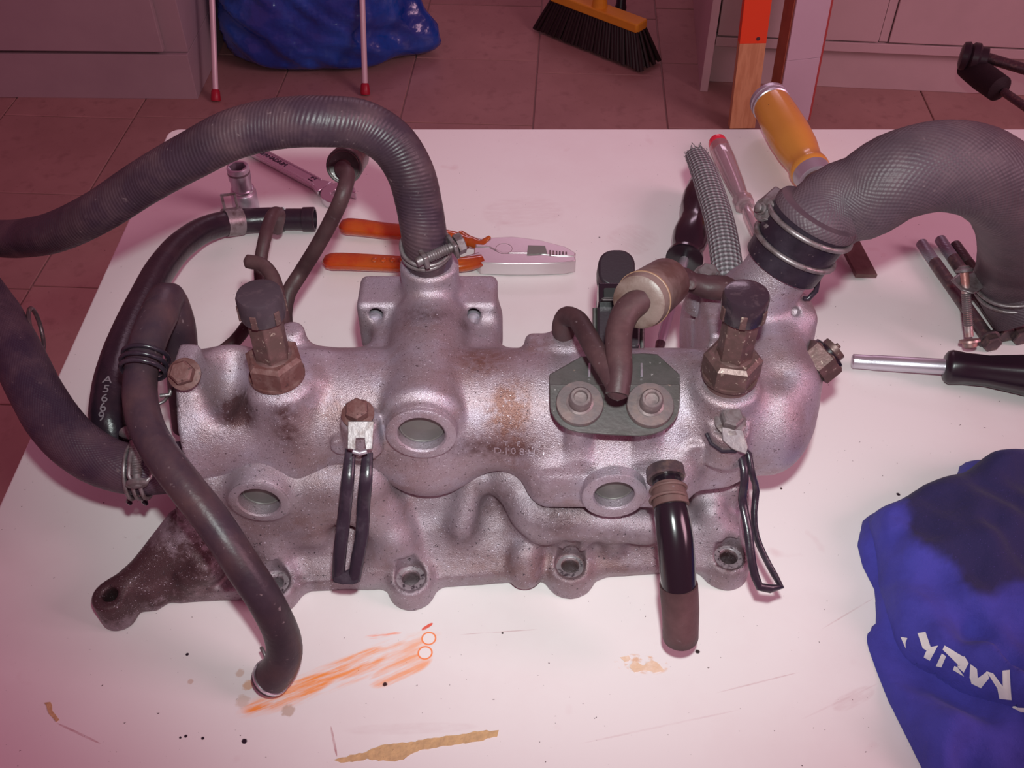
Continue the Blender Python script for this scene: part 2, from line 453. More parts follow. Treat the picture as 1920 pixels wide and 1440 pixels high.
def field_object(name, fd, m, parent, splats=(), smooth=1):
    V, F = fd.mesh(smooth); off = np.array(parent['_base'])
    me = bpy.data.meshes.new(name)
    me.vertices.add(len(V)); me.vertices.foreach_set('co', (V-off).astype(np.float32).ravel())
    me.loops.add(F.size); me.loops.foreach_set('vertex_index', F.astype(np.int32).ravel())
    me.polygons.add(len(F)); me.polygons.foreach_set('loop_start', np.arange(0, F.size, 4, dtype=np.int32))
    me.update(calc_edges=True); me.validate()
    me.shade_smooth(); me.materials.append(m)
    for an in ('dirt', 'rust'):
        val = np.zeros(len(V), np.float32)
        for (a, px, py, h, rx, ry, st) in splats:
            if a != an: continue
            # soiled patch: ellipse in the surface around this point
            c = np.array(surface_point(px, py, V, h)); q = sc(px, py, h)
            d2 = ((V[:, 0]-c[0])/(rx*q))**2+(((V-c)@np.array((0, S2, S2)))/(ry*q))**2+(((V-c)@np.array((0, -S2, S2)))/(ry*q*2.2))**2
            val = np.maximum(val, st*np.exp(-d2*1.2))
        at = me.attributes.new(an, 'FLOAT', 'POINT'); at.data.foreach_set('value', val.astype(np.float32))
    o = bpy.data.objects.new(name, me); COL.objects.link(o); o.parent = parent; o['_base'] = parent['_base']
    tree = BVHTree.FromPolygons([tuple(v) for v in V], [tuple(int(i) for i in f) for f in F]) if len(F) < 400000 else None
    return o, tree
def surface_point(px, py, V, h): return P(px, py, h)
CAMP = Vector((0, 0, TZ+H))
def hit(tree, px, py, lift=0.0, default=.08):
    d = (P(px, py, 0)-CAMP).normalized()
    loc, nor, i, dist = tree.ray_cast(CAMP, d)
    if loc is None and default is None:      # missed the layer: take the cloth below it
        loc, nor, i, dist = T_b.ray_cast(CAMP, d); default = .01
    if loc is None: p = P(px, py, default); return p, -d
    if nor.dot(d) > 0: nor = -nor
    return loc+nor*lift, nor

# ------------------------------------------------------------------ floor tiles, table
base_floor = MB().box(Vector((.2, 2.2, -.012)), (XA, BK, UP), 2.6, 2.6, .008).build('floor', mat('tile_grout', (.42, .30, .28), .8), smooth=False)
setp(base_floor, kind='structure'); base_floor['_base'] = (0, 0, 0)
TILEM = [mat('floor_tile_clay', (.36*q, .215*q, .19*q), .42, 0, var=((.42*q, .26*q, .23*q), 6, .4, .7), var2=((.27, .15, .135), 30, .55, .8), bump=[(60, .08, .001)],
             speck=[((.14, .07, .06), 160, .72, .78)]) for q in (1, .95, 1.05)]
ta = math.radians(-3.1); TX = Vector((math.cos(ta), math.sin(ta), 0)); TY = Vector((-math.sin(ta), math.cos(ta), 0))
t_org = P(1000, 225, F0); t_org.z = 0
offs = {}
tile_me = None
for i in range(-6, 6):
    off = {-1: P(852, 110, F0), 0: P(1045, 137, F0), 1: P(1280, 119, F0), -4: P(100, 218, F0), -3: P(255, 218, F0), -2: P(400, 216, F0)}.get(i)
    yo = (off-t_org).dot(TY) if off else random.uniform(0, .3)
    yo = yo % .302
    for j in range(-5, 9):
        c = t_org+TX*(.302*(i+.5))+TY*(yo+.302*(j+.5)); c.z = -.004
        if not (-1.6 < c.x < 2.0 and .45 < c.y < 4.6): continue
        if tile_me is None:
            o = MB().box(Vector(), (TX, TY, UP), .1495, .1495, .004).build('floor_tile', TILEM[0], base_floor, smooth=False, bevel=.0012, bseg=1)
            tile_me = o.data; proto = o; o.location = c
        else:
            o = proto.copy(); COL.objects.link(o); o.location = c
        o.location.z += random.uniform(-.0004, .0004)
        o.material_slots[0].link = 'OBJECT'; o.material_slots[0].material = TILEM[random.randrange(3)]

TX0, TX1, TY0, TY1 = -.2875, .452, .06, .753
def table_material():
    m = mat('worn_white_laminate', (.80, .755, .75), .38, 0, bump=[(90, .06, .0006)], var=((.76, .68, .68), 9, .5, .8), spec=.45,
            speck=[((.10, .06, .07), 420, .725, .76), ((.70, .56, .57), 38, .70, .85)])
    nt = m.node_tree; N = nt.nodes; L = nt.links; b = N['Principled BSDF']
    tc = N.new('ShaderNodeTexCoord'); cur = b.inputs['Base Color'].links[0].from_socket
    def mix(cur, fac, c2):
        mx = N.new('ShaderNodeMix'); mx.data_type = 'RGBA'; L.new(fac, mx.inputs[0]); L.new(cur, mx.inputs[6]); mx.inputs[7].default_value = (*c2, 1); return mx.outputs[2]
    def mth(op, a, b_=None, clamp=False, c=None):
        n = N.new('ShaderNodeMath'); n.operation = op; n.use_clamp = clamp
        for i, x in enumerate((a, b_, c)):
            if x is None: continue
            if isinstance(x, (int, float)): n.inputs[i].default_value = x
            else: L.new(x, n.inputs[i])
        return n.outputs[0]
    def local(pa, pb, wid):
        """coordinates along a mark: u 0..1 from pa to pb, v -1..1 across"""
        a = P(*pa, 0); c = P(*pb, 0); mid = (a+c)/2; d = c-a
        sub = N.new('ShaderNodeVectorMath'); sub.operation = 'SUBTRACT'; L.new(tc.outputs['Object'], sub.inputs[0]); sub.inputs[1].default_value = (mid.x, mid.y, mid.z)
        rot = N.new('ShaderNodeVectorRotate'); rot.rotation_type = 'Z_AXIS'; rot.inputs['Angle'].default_value = -math.atan2(d.y, d.x); L.new(sub.outputs[0], rot.inputs['Vector'])
        s = N.new('ShaderNodeSeparateXYZ'); L.new(rot.outputs[0], s.inputs[0])
        return mth('DIVIDE', s.outputs[0], d.length/2), mth('DIVIDE', s.outputs[1], wid), rot.outputs[0]
    def streak(pa, pb, wid, c2, st, scale, lo=.42, hi=.68, seed=0):
        nonlocal cur
        u, v, vec = local(pa, pb, wid)
        e = mth('ADD', mth('POWER', mth('ABSOLUTE', u), 3.0), mth('MULTIPLY', v, v))
        fall = mth('SUBTRACT', 1.0, e, True)
        fall = mth('MINIMUM', mth('MULTIPLY', fall, 2.5), 1.0)
        mp = N.new('ShaderNodeMapping'); mp.inputs['Scale'].default_value = (scale[0], scale[1], 1); mp.inputs['Location'].default_value = (seed, seed*.7, 0); L.new(vec, mp.inputs[0])
        t = N.new('ShaderNodeTexNoise'); t.inputs['Detail'].default_value = 5; t.inputs['Roughness'].default_value = .6; t.inputs['Scale'].default_value = 1; L.new(mp.outputs[0], t.inputs['Vector'])
        r = N.new('ShaderNodeMapRange'); r.inputs[1].default_value = lo; r.inputs[2].default_value = hi; L.new(t.outputs[0], r.inputs[0])
        cur = mix(cur, mth('MULTIPLY', mth('MULTIPLY', fall, r.outputs[0]), st, True), c2)
    OR = (.90, .30, .07)
    streak((440, 1342), (830, 1185), .0085, OR, .62, (38, 260), .40, .66)
    streak((450, 1335), (640, 1262), .0055, OR, 1.0, (38, 420), .38, .60, 3)
    streak((600, 1275), (730, 1218), .006, OR, .9, (38, 360), .42, .62, 5)
    streak((690, 1285), (812, 1228), .006, OR, .75, (30, 300), .36, .62, 9)
    streak((680, 1196), (755, 1186), .0015, (.9, .30, .18), .8, (60, 900), .45, .6, 2)
    streak((790, 1182), (812, 1168), .001, (.75, .12, .08), 1, (60, 300), .35, .5, 2)
    streak((1150, 1240), (1255, 1250), .0055, (.70, .40, .22), .8, (150, 220), .50, .60, 4)
    for q, (a, bb, w, s_) in enumerate([((1085, 1395), (1390, 1330), .0005, 0.20), ((1560, 1330), (1640, 1290), .004, 0.20), ((1500, 1350), (1650, 1280), .0005, 0.16), ((105, 1355), (190, 1395), .0006, .7), ((620, 1360), (632, 1420), .0006, .9), ((1340, 1300), (1500, 1260), .0004, .4), ((860, 1190), (1010, 1180), .0003, .5), ((640, 1370), (900, 1362), .003, 0.10), ((1540, 1180), (1640, 1120), .0004, .35), ((880, 1030), (1420, 1000), .0003, .0), ((900, 400), (1060, 395), .02, .12), ((1150, 430), (1220, 470), .02, .12)]):
        streak(a, bb, w, (.45, .20, .22), s_, (90, 300), .3, .6, q+11)
    for (x, y, r, c2, s_) in [(540, 1332, .0033, (.50, .36, .28), .75), (455, 1315, .0035, (.62, .48, .40), .7), (450, 1262, .0022, (.6, .42, .34), .7), (358, 1278, .0015, (.6, .42, .34), .7), (465, 1285, .0028, (.62, .36, .22), .8),
                           (722, 1283, .0013, (.05, .02, .02), 1), (458, 1390, .0014, (.02, .01, .02), 1), (380, 1384, .0008, (.02, .01, .02), 1), (348, 1380, .0008, (.02, .01, .02), 1), (338, 1383, .0006, (.02, .01, .02), 1), (351, 1227, .0008, (.02, .01, .02), 1), (1684, 927, .0011, (.02, .01, .02), 1),
                           (308, 471, .0018, (.08, .05, .06), 1), (1465, 916, .0007, (.05, .02, .02), 1), (1308, 1222, .0012, (.03, .02, .02), 1), (1350, 1100, .0005, (.03, .02, .02), 1), (1126, 1048, .0005, (.03, .02, .02), 1), (942, 1187, .0006, (.03, .02, .02), 1), (1124, 445, .0007, (.03, .02, .02), 1)]:
        p = P(x, y, 0); d = N.new('ShaderNodeVectorMath'); d.operation = 'DISTANCE'; L.new(tc.outputs['Object'], d.inputs[0]); d.inputs[1].default_value = tuple(p)
        t = N.new('ShaderNodeTexNoise'); t.inputs['Scale'].default_value = 500; L.new(tc.outputs['Object'], t.inputs['Vector'])
        dd = mth('MULTIPLY_ADD', t.outputs[0], r*.9, c=mth('SUBTRACT', d.outputs['Value'], r*.45))
        r_ = N.new('ShaderNodeMapRange'); r_.inputs[1].default_value = r*1.1; r_.inputs[2].default_value = r*.75; r_.inputs[4].default_value = s_; L.new(dd, r_.inputs[0])
        cur = mix(cur, r_.outputs[0], c2)
    for (x, y) in ((804, 1197), (797, 1224)):       # orange rings left by a spray can nozzle
        p = P(x, y, 0); d = N.new('ShaderNodeVectorMath'); d.operation = 'DISTANCE'; L.new(tc.outputs['Object'], d.inputs[0]); d.inputs[1].default_value = tuple(p)
        e = mth('ABSOLUTE', mth('SUBTRACT', d.outputs['Value'], .0034))
        ins = N.new('ShaderNodeMapRange'); ins.inputs[1].default_value = .0036; ins.inputs[2].default_value = .0030; L.new(d.outputs['Value'], ins.inputs[0])
        cur = mix(cur, ins.outputs[0], (.84, .78, .76))
        r_ = N.new('ShaderNodeMapRange'); r_.inputs[1].default_value = .0006; r_.inputs[2].default_value = .0002; L.new(e, r_.inputs[0])
        cur = mix(cur, r_.outputs[0], (.90, .25, .08))
    L.new(cur, b.inputs['Base Color'])
    return m
TABLEM = table_material()
table = thing('workbench_table', (0, 0, 0), 'white laminate-topped table with orange paint scuffs and chipped patches under everything', 'table')
def rounded_rect(x0, x1, y0, y1, r, z):
    pts = []
    for cx, cy, a0 in ((x1-r, y1-r, 0), (x0+r, y1-r, 90), (x0+r, y0+r, 180), (x1-r, y0+r, 270)):
        for k in range(7):
            a = math.radians(a0+15*k); pts.append(Vector((cx+r*math.cos(a), cy+r*math.sin(a), z)))
    return pts
MB().prism(rounded_rect(TX0, TX1, TY0, TY1, .010, TZ-.022), Vector((0, 0, .022))).build('tabletop', TABLEM, table, smooth=False, bevel=.0012)
FRAMEM = mat('table_frame_paint', (.55, .48, .50), .4, .2)
for x in (TX0+.04, TX1-.04):
    for y in (TY0+.04, TY1-.04):
        MB().box(Vector((x, y, (TZ-.022)/2)), (XA, BK, UP), .017, .017, (TZ-.022)/2).build('leg', FRAMEM, table, smooth=False, bevel=.002)
MB().box(Vector(((TX0+TX1)/2, TY1-.04, TZ-.052)), (XA, BK, UP), (TX1-TX0)/2-.057, .008, .03).build('apron', FRAMEM, table, smooth=False)
# chipped laminate: bare chipboard showing, ragged outline, a hair proud of the laminate
CHIP = mat('bare_chipboard', (.62, .40, .20), .8, 0, var=((.50, .32, .17), 260, .4, .65), bump=[(500, .6, .0008)], speck=[((.18, .09, .06), 500, .68, .74)])
CHIPP = mat('pale_filler', (.74, .52, .36), .7, 0, var=((.80, .62, .50), 200, .4, .65), bump=[(500, .5, .0006)])
def chip(px, m, seed):
    random.seed(seed); pts = []
    for i in range(len(px)):
        a = Vector(px[i]); b = Vector(px[(i+1) % len(px)]); n = max(int((b-a).length/7), 1)
        for k in range(n):
            q = a.lerp(b, k/n)+Vector((random.uniform(-1.6, 1.6), random.uniform(-1.6, 1.6))); pts.append(P(q.x, q.y, .0))
    bm = bmesh.new(); top = [bm.verts.new(p+Vector((0, 0, .00025))) for p in pts]; bot = [bm.verts.new(p+Vector((0, 0, -.0004))) for p in pts]
    bm.faces.new(top)
    for i in range(len(pts)): bm.faces.new((top[i], bot[i], bot[(i+1) % len(pts)], top[(i+1) % len(pts)]))
    bmesh.ops.triangulate(bm, faces=[f for f in bm.faces if len(f.verts) > 4]); bmesh.ops.recalc_face_normals(bm, faces=bm.faces)
    me = bpy.data.meshes.new('chipped_patch'); bm.to_mesh(me); bm.free(); me.materials.append(m)
    o = bpy.data.objects.new('chipped_patch', me); COL.objects.link(o); o.parent = table; return o
chip([(628, 1424), (680, 1412), (715, 1398), (770, 1392), (800, 1385), (860, 1378), (905, 1370), (934, 1370), (932, 1380), (905, 1388), (860, 1396), (810, 1402), (775, 1412), (758, 1424), (740, 1428), (690, 1424), (640, 1430)], CHIP, 1)
chip([(1188, 1238), (1205, 1248), (1222, 1238), (1236, 1246), (1245, 1256), (1228, 1262), (1205, 1256), (1190, 1262), (1180, 1250)], CHIPP, 2)
chip([(1162, 1232), (1178, 1228), (1184, 1236), (1170, 1242)], CHIPP, 5)
chip([(84, 1318), (95, 1316), (100, 1332), (110, 1350), (104, 1354), (92, 1338)], CHIP, 3)
random.seed(11)
# ------------------------------------------------------------------ the intake manifold
MAN = thing('intake_manifold', P(860, 1000, 0), 'dirty cast aluminium engine manifold with rubber hoses and sensors on the white table', 'engine part')
D = lambda x, y, z: np.array((x, y, z))
def Q(px, py, h): return np.array(P(px, py, h))
def QY(px, py, Y): return np.array(PY(px, py, Y))
FWD = np.array((0., -1., 0.))
# ---- upper housing
lo = D(-.166, .262, TZ+.030); hi = D(.172, .470, TZ+.175)
f = Field(lo, hi, .0011)
yc, zc = .3472, TZ+.085
Xat = lambda px, h=.085, py=768: P(px, py, h).x
x0, x1 = -.156, Xat(1478)
f.cyl(D(Xat(560), yc, zc), D(x1, yc, zc), .0305, rnd=.012)
f.cyl(D(x0, yc-.003, zc-.003), D(Xat(600), yc, zc), .0345, .0285, rnd=.002, k=.010)
# flat back shoulder
f.box(D(Xat(700), .358, TZ+.089), (.055, .020, .010), rnd=.005, k=.008)
f.box(D(Xat(1110), .358, TZ+.089), (.050, .020, .010), rnd=.006, k=.008)
# dome carrying the front core plug
dX = Xat(802)
f.cyl(D(dX, .3185, TZ+.1035), D(dX, .398, TZ+.101), .0198, rnd=.006, k=.0035)
f.ell(D(dX, .334, TZ+.066), (.026, .020, .022), k=.012)
f.cyl(D(dX, .3138, TZ+.1035), D(dX, .330, TZ+.1035), .0165, rnd=.0015, k=.0015)
# tower with two ears and the hose spigot
f.box(D((P(672, 540, .111).x+P(933, 540, .111).x)/2, .4085, TZ+.095), ((P(933, 540, .111).x-P(672, 540, .111).x)/2, .0130, .0165), rnd=.0035, k=.004)
f.box(D(Xat(805, .1), .390, TZ+.090), (.033, .020, .012), rnd=.006, k=.008)
f.cyl(D(P(803, 560, .12).x, .4075, TZ+.08), D(P(803, 560, .12).x, .4075, TZ+.1305), .0150, rnd=.0025, k=.006)
f.cyl(D(P(803, 560, .12).x, .4010, TZ+.08), D(P(803, 560, .12).x, .4010, TZ+.1085), .0155, rnd=.003, k=.005)
for px in (705, 888):
    c = QY(px, 590, .3955); f.cyl(c+FWD*.004, c-FWD*.012, .0036, rnd=.0003, k=.0006, cut=True)
# left post with bolt face
f.box(D(x0+.0112, .3405, TZ+.095), (.0112, .0095, .0325), rnd=.0012, k=.004)
# saddle flank rising to the left sensor boss
a = P(524, 712, .119)
f.cyl(D(a.x, a.y+.001, TZ+.060), D(a.x, a.y+.001, TZ+.1185), .0185, .0155, rnd=.0015, k=.005)
f.cap(D(a.x+.003, a.y-.012, TZ+.055), D(a.x, a.y, TZ+.112), .013, .0135, k=.010)
f.box(D(a.x+.010, a.y+.012, TZ+.100), (.010, .012, .016), rnd=.003, k=.006)
b = Q(545, 615, .118); f.cyl(b+D(0, 0, -.04), b, .0065, rnd=.003, k=.008)
f.ell(D(P(455, 690, .09).x, .352, TZ+.100), (.014, .016, .016), k=.010)
f.ell(D(P(438, 742, .10).x, .335, TZ+.125), (.0115, .028, .024), k=.006, cut=True)
# little bolt boss with the left bracket
c = QY(674, 784, .3180); f.cyl(c-D(0, 0, .020), c-D(0, 0, .0005), .0098, .0088, rnd=.0012, k=.003)
# right-hand sensor boss
a2 = P(1366, 722, .1185)
f.cyl(D(a2.x, a2.y+.002, TZ+.060), D(a2.x, a2.y+.002, TZ+.118), .0175, .0150, rnd=.003, k=.008)
c = QY(1368, 798, .3170); f.cyl(c-D(0, 0, .020), c-D(0, 0, .0005), .0108, .0096, rnd=.0012, k=.003)
# boss plate on the back edge with the elbow pipe
c = Q(1035, 645, .110); f.box(D(c[0], c[1]-.002, TZ+.102), (.0135, .008, .012), rnd=.004, k=.004)
c = Q(1062, 632, .116); f.cyl(c-D(0, 0, .02), c, .009, rnd=.003, k=.004)
# round cast bosses below the plate
for px, py, r in ((1085, 833, .0064), (1213, 833, .0064), (1305, 848, .0058), (640, 838, .0052)):
    Y0 = .3195 if py < 840 else .3215
    c = QY(px, py, .3150)
    if px in (1085, 1213): f.cyl(D(c[0], .3205, TZ+.0845), D(c[0], .3205, TZ+.108), .0068, rnd=.002, k=.0012)
    else: f.cyl(c+FWD*.001, c-FWD*.015, r, rnd=.0008, k=.0012)
# lower port box with second core plug
xl, xr = P(990, 930, .07).x, P(1300, 930, .07).x
f.box(D((xl+xr)/2, .336, TZ+.069), ((xr-xl)/2, .0300, .0165), rnd=.0105, k=.016)
c = QY(1150, 930, .3040); f.cyl(c+FWD*.0015, c-FWD*.02, .0155, rnd=.0012, k=.0015)
# spigot for the short lower hose
j0 = P(1255, 905, .074); f.cap(D(j0.x-.001, j0.y+.022, TZ+.088), D(j0.x, j0.y+.006, TZ+.072), .0145, .0125, k=.008)
# right-hand thermostat body
f.cap(Q(1432, 786, .079), Q(1432, 735, .080), .0245, .0255, k=.012)
f.cap(Q(1428, 735, .082), Q(1412, 610, .088), .0250, .0235, k=.012)
f.cap(Q(1425, 620, .095), Q(1418, 565, .105), .0225, .021, k=.012)
f.cap(Q(1445, 670, .100), Q(1468, 720, .098), .014, .016, k=.010)
nk0 = Q(1410, 575, .110); nk1 = Q(1508, 436, .153)
f.cyl(nk0, nk1, .0172, .0158, rnd=.001, k=.005)
f.box(Q(1488, 602, .102), (.0085, .010, .011), rnd=.004, k=.008)
f.cap(Q(1470, 640, .100), Q(1490, 600, .107), .010, .006, k=.010)
c = Q(1494, 583, .118); f.cyl(c+np.array(CN)*.004, c-np.array(CN)*.006, .0024, .0024, rnd=.0003, k=.001, cut=True)
f.cap(Q(1492, 716, .088), Q(1508, 704, .091), .0085, .007, k=.008)
f.cap(Q(1440, 640, .125), Q(1462, 690, .118), .004, .004, k=.014, cut=True)
f.cap(Q(1418, 735, .128), Q(1428, 800, .118), .002, .003, k=.012, cut=True)
# block and round flange behind it
xb0, xb1 = P(1313, 600, .105).x, P(1352, 600, .105).x
f.box(D((xb0+xb1)/2, .385, TZ+.088), ((xb1-xb0)/2, .020, .030), rnd=.002, k=.004)
c = Q(1318, 625, .074); f.cyl(c+D(-.010, 0, 0), c+D(.03, 0, 0), .0205, rnd=.002, k=.002)
# hollows
cc = D(dX, .3138, TZ+.1035); f.cyl(cc+FWD*.01, cc-FWD*.0065, .0112, rnd=.0003, k=.0012, cut=True)
cp2 = QY(1152, 927, .3025); f.cyl(cp2+FWD*.01, cp2-FWD*.0065, .0098, rnd=.0003, k=.0012, cut=True)
nn = np.array((.992, 0, .126)); f.box(D(x0+.0035, .35, TZ+.08)-nn*.012, (.012, .06, .09), ax=(nn, (0, 1, 0), (-.126, 0, .992)), rnd=0, k=.0008, cut=True)
SPL = [('rust', 955, 775, .115, 45, 70, 1.5), ('dirt', 950, 840, .09, 110, 24, .9), ('rust', 905, 680, .11, 60, 40, .9), ('rust', 1000, 650, .115, 60, 40, .5), ('dirt', 740, 855, .08, 80, 18, .5), ('dirt', 455, 770, .10, 40, 34, 2.2), ('dirt', 372, 765, .09, 24, 38, 2.2),
       ('rust', 620, 760, .11, 30, 40, .5), ('dirt', 545, 790, .1, 30, 60, 1.0), ('rust', 1300, 860, .08, 60, 40, .35), ('rust', 700, 610, .11, 50, 18, .4), ('dirt', 800, 590, .12, 60, 20, .6), ('dirt', 880, 610, .11, 50, 15, .6), ('rust', 780, 860, .07, 120, 30, .5),
       ('dirt', 1450, 830, .07, 60, 22, .35), ('rust', 400, 880, .06, 40, 20, .3), ('dirt', 1020, 915, .06, 50, 55, .35), ('rust', 1110, 760, .1, 120, 60, .35), ('dirt', 1440, 540, .12, 30, 18, .4), ('rust', 1000, 870, .08, 120, 15, .35), ('dirt', 1180, 880, .08, 70, 30, .25)]
upper, T_up = field_object('upper_housing', f, CAST, MAN, SPL)
setp(upper, 'silver-grey cast aluminium water gallery forming the top of the manifold')
# machined / fitted bits of the upper housing
def disc_plug(c, r, par):
    MB().lathe(Vector(c), Vector((0, -1, 0)), [(-.001, .0001), (-.001, r), (0, r), (.0006, r*.94), (.0002, r*.90), (.0002, r*.5), (.0008, r*.30), (.0009, .00001)], n=40).build('core_plug', PLUG, par)
def plug_ring(c, ri, ro, par, m):
    MB().lathe(Vector(c), Vector((0, -1, 0)), [(-.005, ri), (.0006, ri), (.0014, ri+.0008), (.0016, ro-.0009), (.0010, ro), (-.004, ro+.0002)], n=56, ring=True).build('plug_seat_ring', m, par)
plug_ring(cc-FWD*.0007, .0110, .0163, upper, CAST); plug_ring(cp2+D(0, .0004, 0), .0096, .0152, upper, CAST)
disc_plug(cc-FWD*.0052, .0111, upper); disc_plug(cp2-FWD*.0050, .0097, upper)
for px in (705, 888):
    c = Vector(QY(px, 591, .3972)); MB().lathe(c, Vector((0, -1, 0)), [(0, .0001), (0, .0033), (.002, .0033), (.002, .0026), (.001, .0022), (.001, .0001)], n=20).build('threaded_insert', CASTW, upper)
def emboss(body, px, py, w, tilt=0):
    p, n = hit(T_up, px, py)
    def warp(q, co):
        l, nn, i, d = T_up.ray_cast(q+n*.02, -n)
        return (l+n*(.0003 if co.z > 0 else -.0004)) if l else q
    n = (n+Vector((0, -.2, .1))).normalized()
    x = (Vector((1, 0, 0))-n*n.x).normalized()
    text_part(body, w, .0004, p, x, n, CAST, upper, 'cast_lettering', warp)
emboss('D J 0 8 H', 965, 846, .0052); emboss('C', 954, 868, .0050); emboss('T    F', 960, 832, .0036)

# ---- lower casting
lo = D(-.236, .252, TZ-.0035); hi = D(.132, .405, TZ+.092)
f = Field(lo, hi, .0011)
edge = [(338, 1131), (470, 1128), (500, 1128), (520, 1142), (543, 1140), (562, 1120), (585, 1112), (640, 1109), (712, 1106), (730, 1112), (745, 1130), (772, 1139), (800, 1130), (815, 1112), (835, 1104), (900, 1100), (1005, 1091), (1025, 1096), (1045, 1112), (1073, 1119), (1100, 1111), (1115, 1094), (1138, 1084), (1200, 1079), (1290, 1070), (1312, 1076), (1332, 1092), (1365, 1101), (1388, 1092), (1400, 1070), (1400, 935), (1330, 900), (340, 940)]
f.poly([P(x, y, 0) for x, y in edge], TZ+.0003, TZ+.0105, rnd=.0015, k=.003)
def ramp(px0, px1, pyA, hA, pyB, hB, th=.010, k=.008, rnd=.004):
    A = Q(px0, pyA, hA); B = Q(px0, pyB, hB); C_ = Q(px1, pyA, hA)
    d = B-A; d[0] = 0; L = np.linalg.norm(d); d /= L; n = np.cross((1, 0, 0), d)
    c = D((A[0]+C_[0])/2, (A[1]+B[1])/2, (A[2]+B[2])/2)-n*th
    f.box(c, ((C_[0]-A[0])/2, L/2, th), ax=((1, 0, 0), d, n), rnd=rnd, k=k)
ramp(350, 1385, 1075, .010, 985, .030)
ramp(700, 1000, 1050, .012, 895, .054, k=.010)
ramp(1130, 1380, 1040, .012, 960, .030, k=.008)
f.box(Q(1345, 935, .036)+D(0, .012, -.01), (.0145, .014, .020), rnd=.003, k=.005)
f.box(Q(800, 905, .048)+D(0, .012, -.012), (.016, .010, .022), rnd=.003, k=.005)
# left port dome with core plug
xa, xb = P(345, 950, .055).x, P(733, 950, .055).x
f.box(D((xa+xb)/2, .338, TZ+.0565), ((xb-xa)/2, .0320, .0215), rnd=.0165, k=.006)
f.box(D((xa+xb)/2-.012, .335, TZ+.034), ((xb-xa)/2-.02, .0290, .014), rnd=.010, k=.008)
f.cyl(D(xa-.004, .328, TZ+.047), D(xa+.010, .328, TZ+.047), .0225, rnd=.002, k=.003)
cl = QY(487, 936, .3050); f.cyl(cl+FWD*.002, cl-FWD*.02, .0148, .0165, rnd=.0015, k=.006)
f.box(Q(560, 885, .058)+D(0, .015, -.008), (.045, .014, .012), rnd=.004, k=.006)
f.cap(Q(700, 905, .045)+D(0, .01, 0), Q(715, 960, .040), .010, .012, k=.010)
# runner ridges
f.cap(Q(888, 895, .056), Q(868, 985, .033), .0055, .006, k=.010)
f.cap(Q(945, 900, .050), Q(925, 1000, .032), .003, .004, k=.012, cut=True)
f.cap(Q(960, 890, .055), Q(1020, 985, .036), .0120, .010, k=.010)
f.cap(Q(1000, 960, .045), Q(1210, 985, .036), .010, .010, k=.008)
f.cap(Q(985, 1040, .018), Q(984, 1072, .010), .0085, .0090, k=.004)
f.cap(Q(735, 1010, .030), Q(695, 1070, .010), .006, .004, k=.012)
f.cap(Q(1145, 995, .034), Q(1150, 1015, .022), .0065, .0070, k=.004)
# bolt bosses
BOSS = [(515, 1092, .0125), (770, 1083, .014), (1069, 1060, .0145), (1366, 1044, .015)]
gus = {0: (500, 1000, .03), 1: (748, 1010, .028), 2: (1085, 995, .033), 3: (1335, 960, .035)}
for i, (px, py, h) in enumerate(BOSS):
    c = Q(px, py, h); f.cyl(D(c[0], c[1], TZ+.0003), c, .0118, .0105, rnd=.0018, k=.004)
    g = Q(*gus[i]); f.cap(c+D(0, .006, -.004), g, .0075, .006, k=.010)
for i, (px, py, h) in enumerate(BOSS):
    c = Q(px, py, h); f.cyl(D(c[0], c[1], TZ-.01), c+D(0, 0, .02), .0046, rnd=0, k=.0008, cut=True)
    f.cyl(c-D(0, 0, .0012), c+D(0, 0, .01), .0078, rnd=.0003, k=.0008, cut=True)
# oily mounting arm on the left
arm = [(345, 1131), (318, 1136), (296, 1150), (262, 1152), (238, 1160), (214, 1164), (190, 1152)]
arm_b = [(173, 1128), (176, 1108), (188, 1092), (215, 1082), (345, 985)]
f.poly([P(x, y, 0) for x, y in arm]+[P(x, y, .018) for x, y in arm_b]+[P(400, 1000, .018), P(400, 1120, 0)], TZ+.0003, TZ+.0185, rnd=.003, k=.004)
c = Q(206, 1114, .021); f.cyl(D(c[0], c[1], TZ+.0003), c, .0092, rnd=.002, k=.003)
f.cap(Q(235, 1098, .016), Q(352, 1000, .030), .005, .014, k=.008)
f.cap(Q(260, 1125, .019), Q(330, 1100, .019), .0030, .0050, k=.008, cut=True)
f.cap(Q(360, 1075, .016), Q(385, 1060, .020), .008, .010, k=.005)
f.cyl(c-D(0, 0, .012), c+D(0, 0, .01), .0038, rnd=0, k=.001, cut=True)
f.cyl(cl+FWD*.01, cl-FWD*.0065, .0100, rnd=.0003, k=.0012, cut=True)
SPL2 = [('dirt', 205, 1115, .02, 70, 55, 2.0), ('dirt', 290, 1080, .02, 90, 70, 1.8), ('dirt', 370, 1050, .02, 70, 80, 1.1), ('dirt', 345, 960, .04, 40, 60, .9), ('dirt', 440, 1060, .015, 70, 50, .8), ('dirt', 1365, 1045, .015, 35, 35, 1.0), ('dirt', 1040, 960, .05, 60, 50, .6), ('rust', 600, 960, .04, 120, 50, .5),
        ('dirt', 770, 1083, .014, 30, 24, .5), ('dirt', 1069, 1060, .014, 30, 26, .6), ('dirt', 870, 1000, .03, 120, 40, .3), ('rust', 1000, 1060, .012, 300, 30, .4), ('dirt', 935, 930, .04, 40, 50, .6), ('dirt', 420, 900, .05, 50, 30, .8), ('dirt', 560, 1090, .012, 80, 26, .5), ('dirt', 1200, 1030, .02, 80, 40, .35), ('rust', 720, 930, .04, 50, 50, .5), ('dirt', 1160, 1005, .03, 120, 30, .5)]
lower, T_lo = field_object('lower_casting', f, CAST2, MAN, SPL2)
setp(lower, 'grey cast lower flange with round bolt bosses and an oily dark arm at its left end')
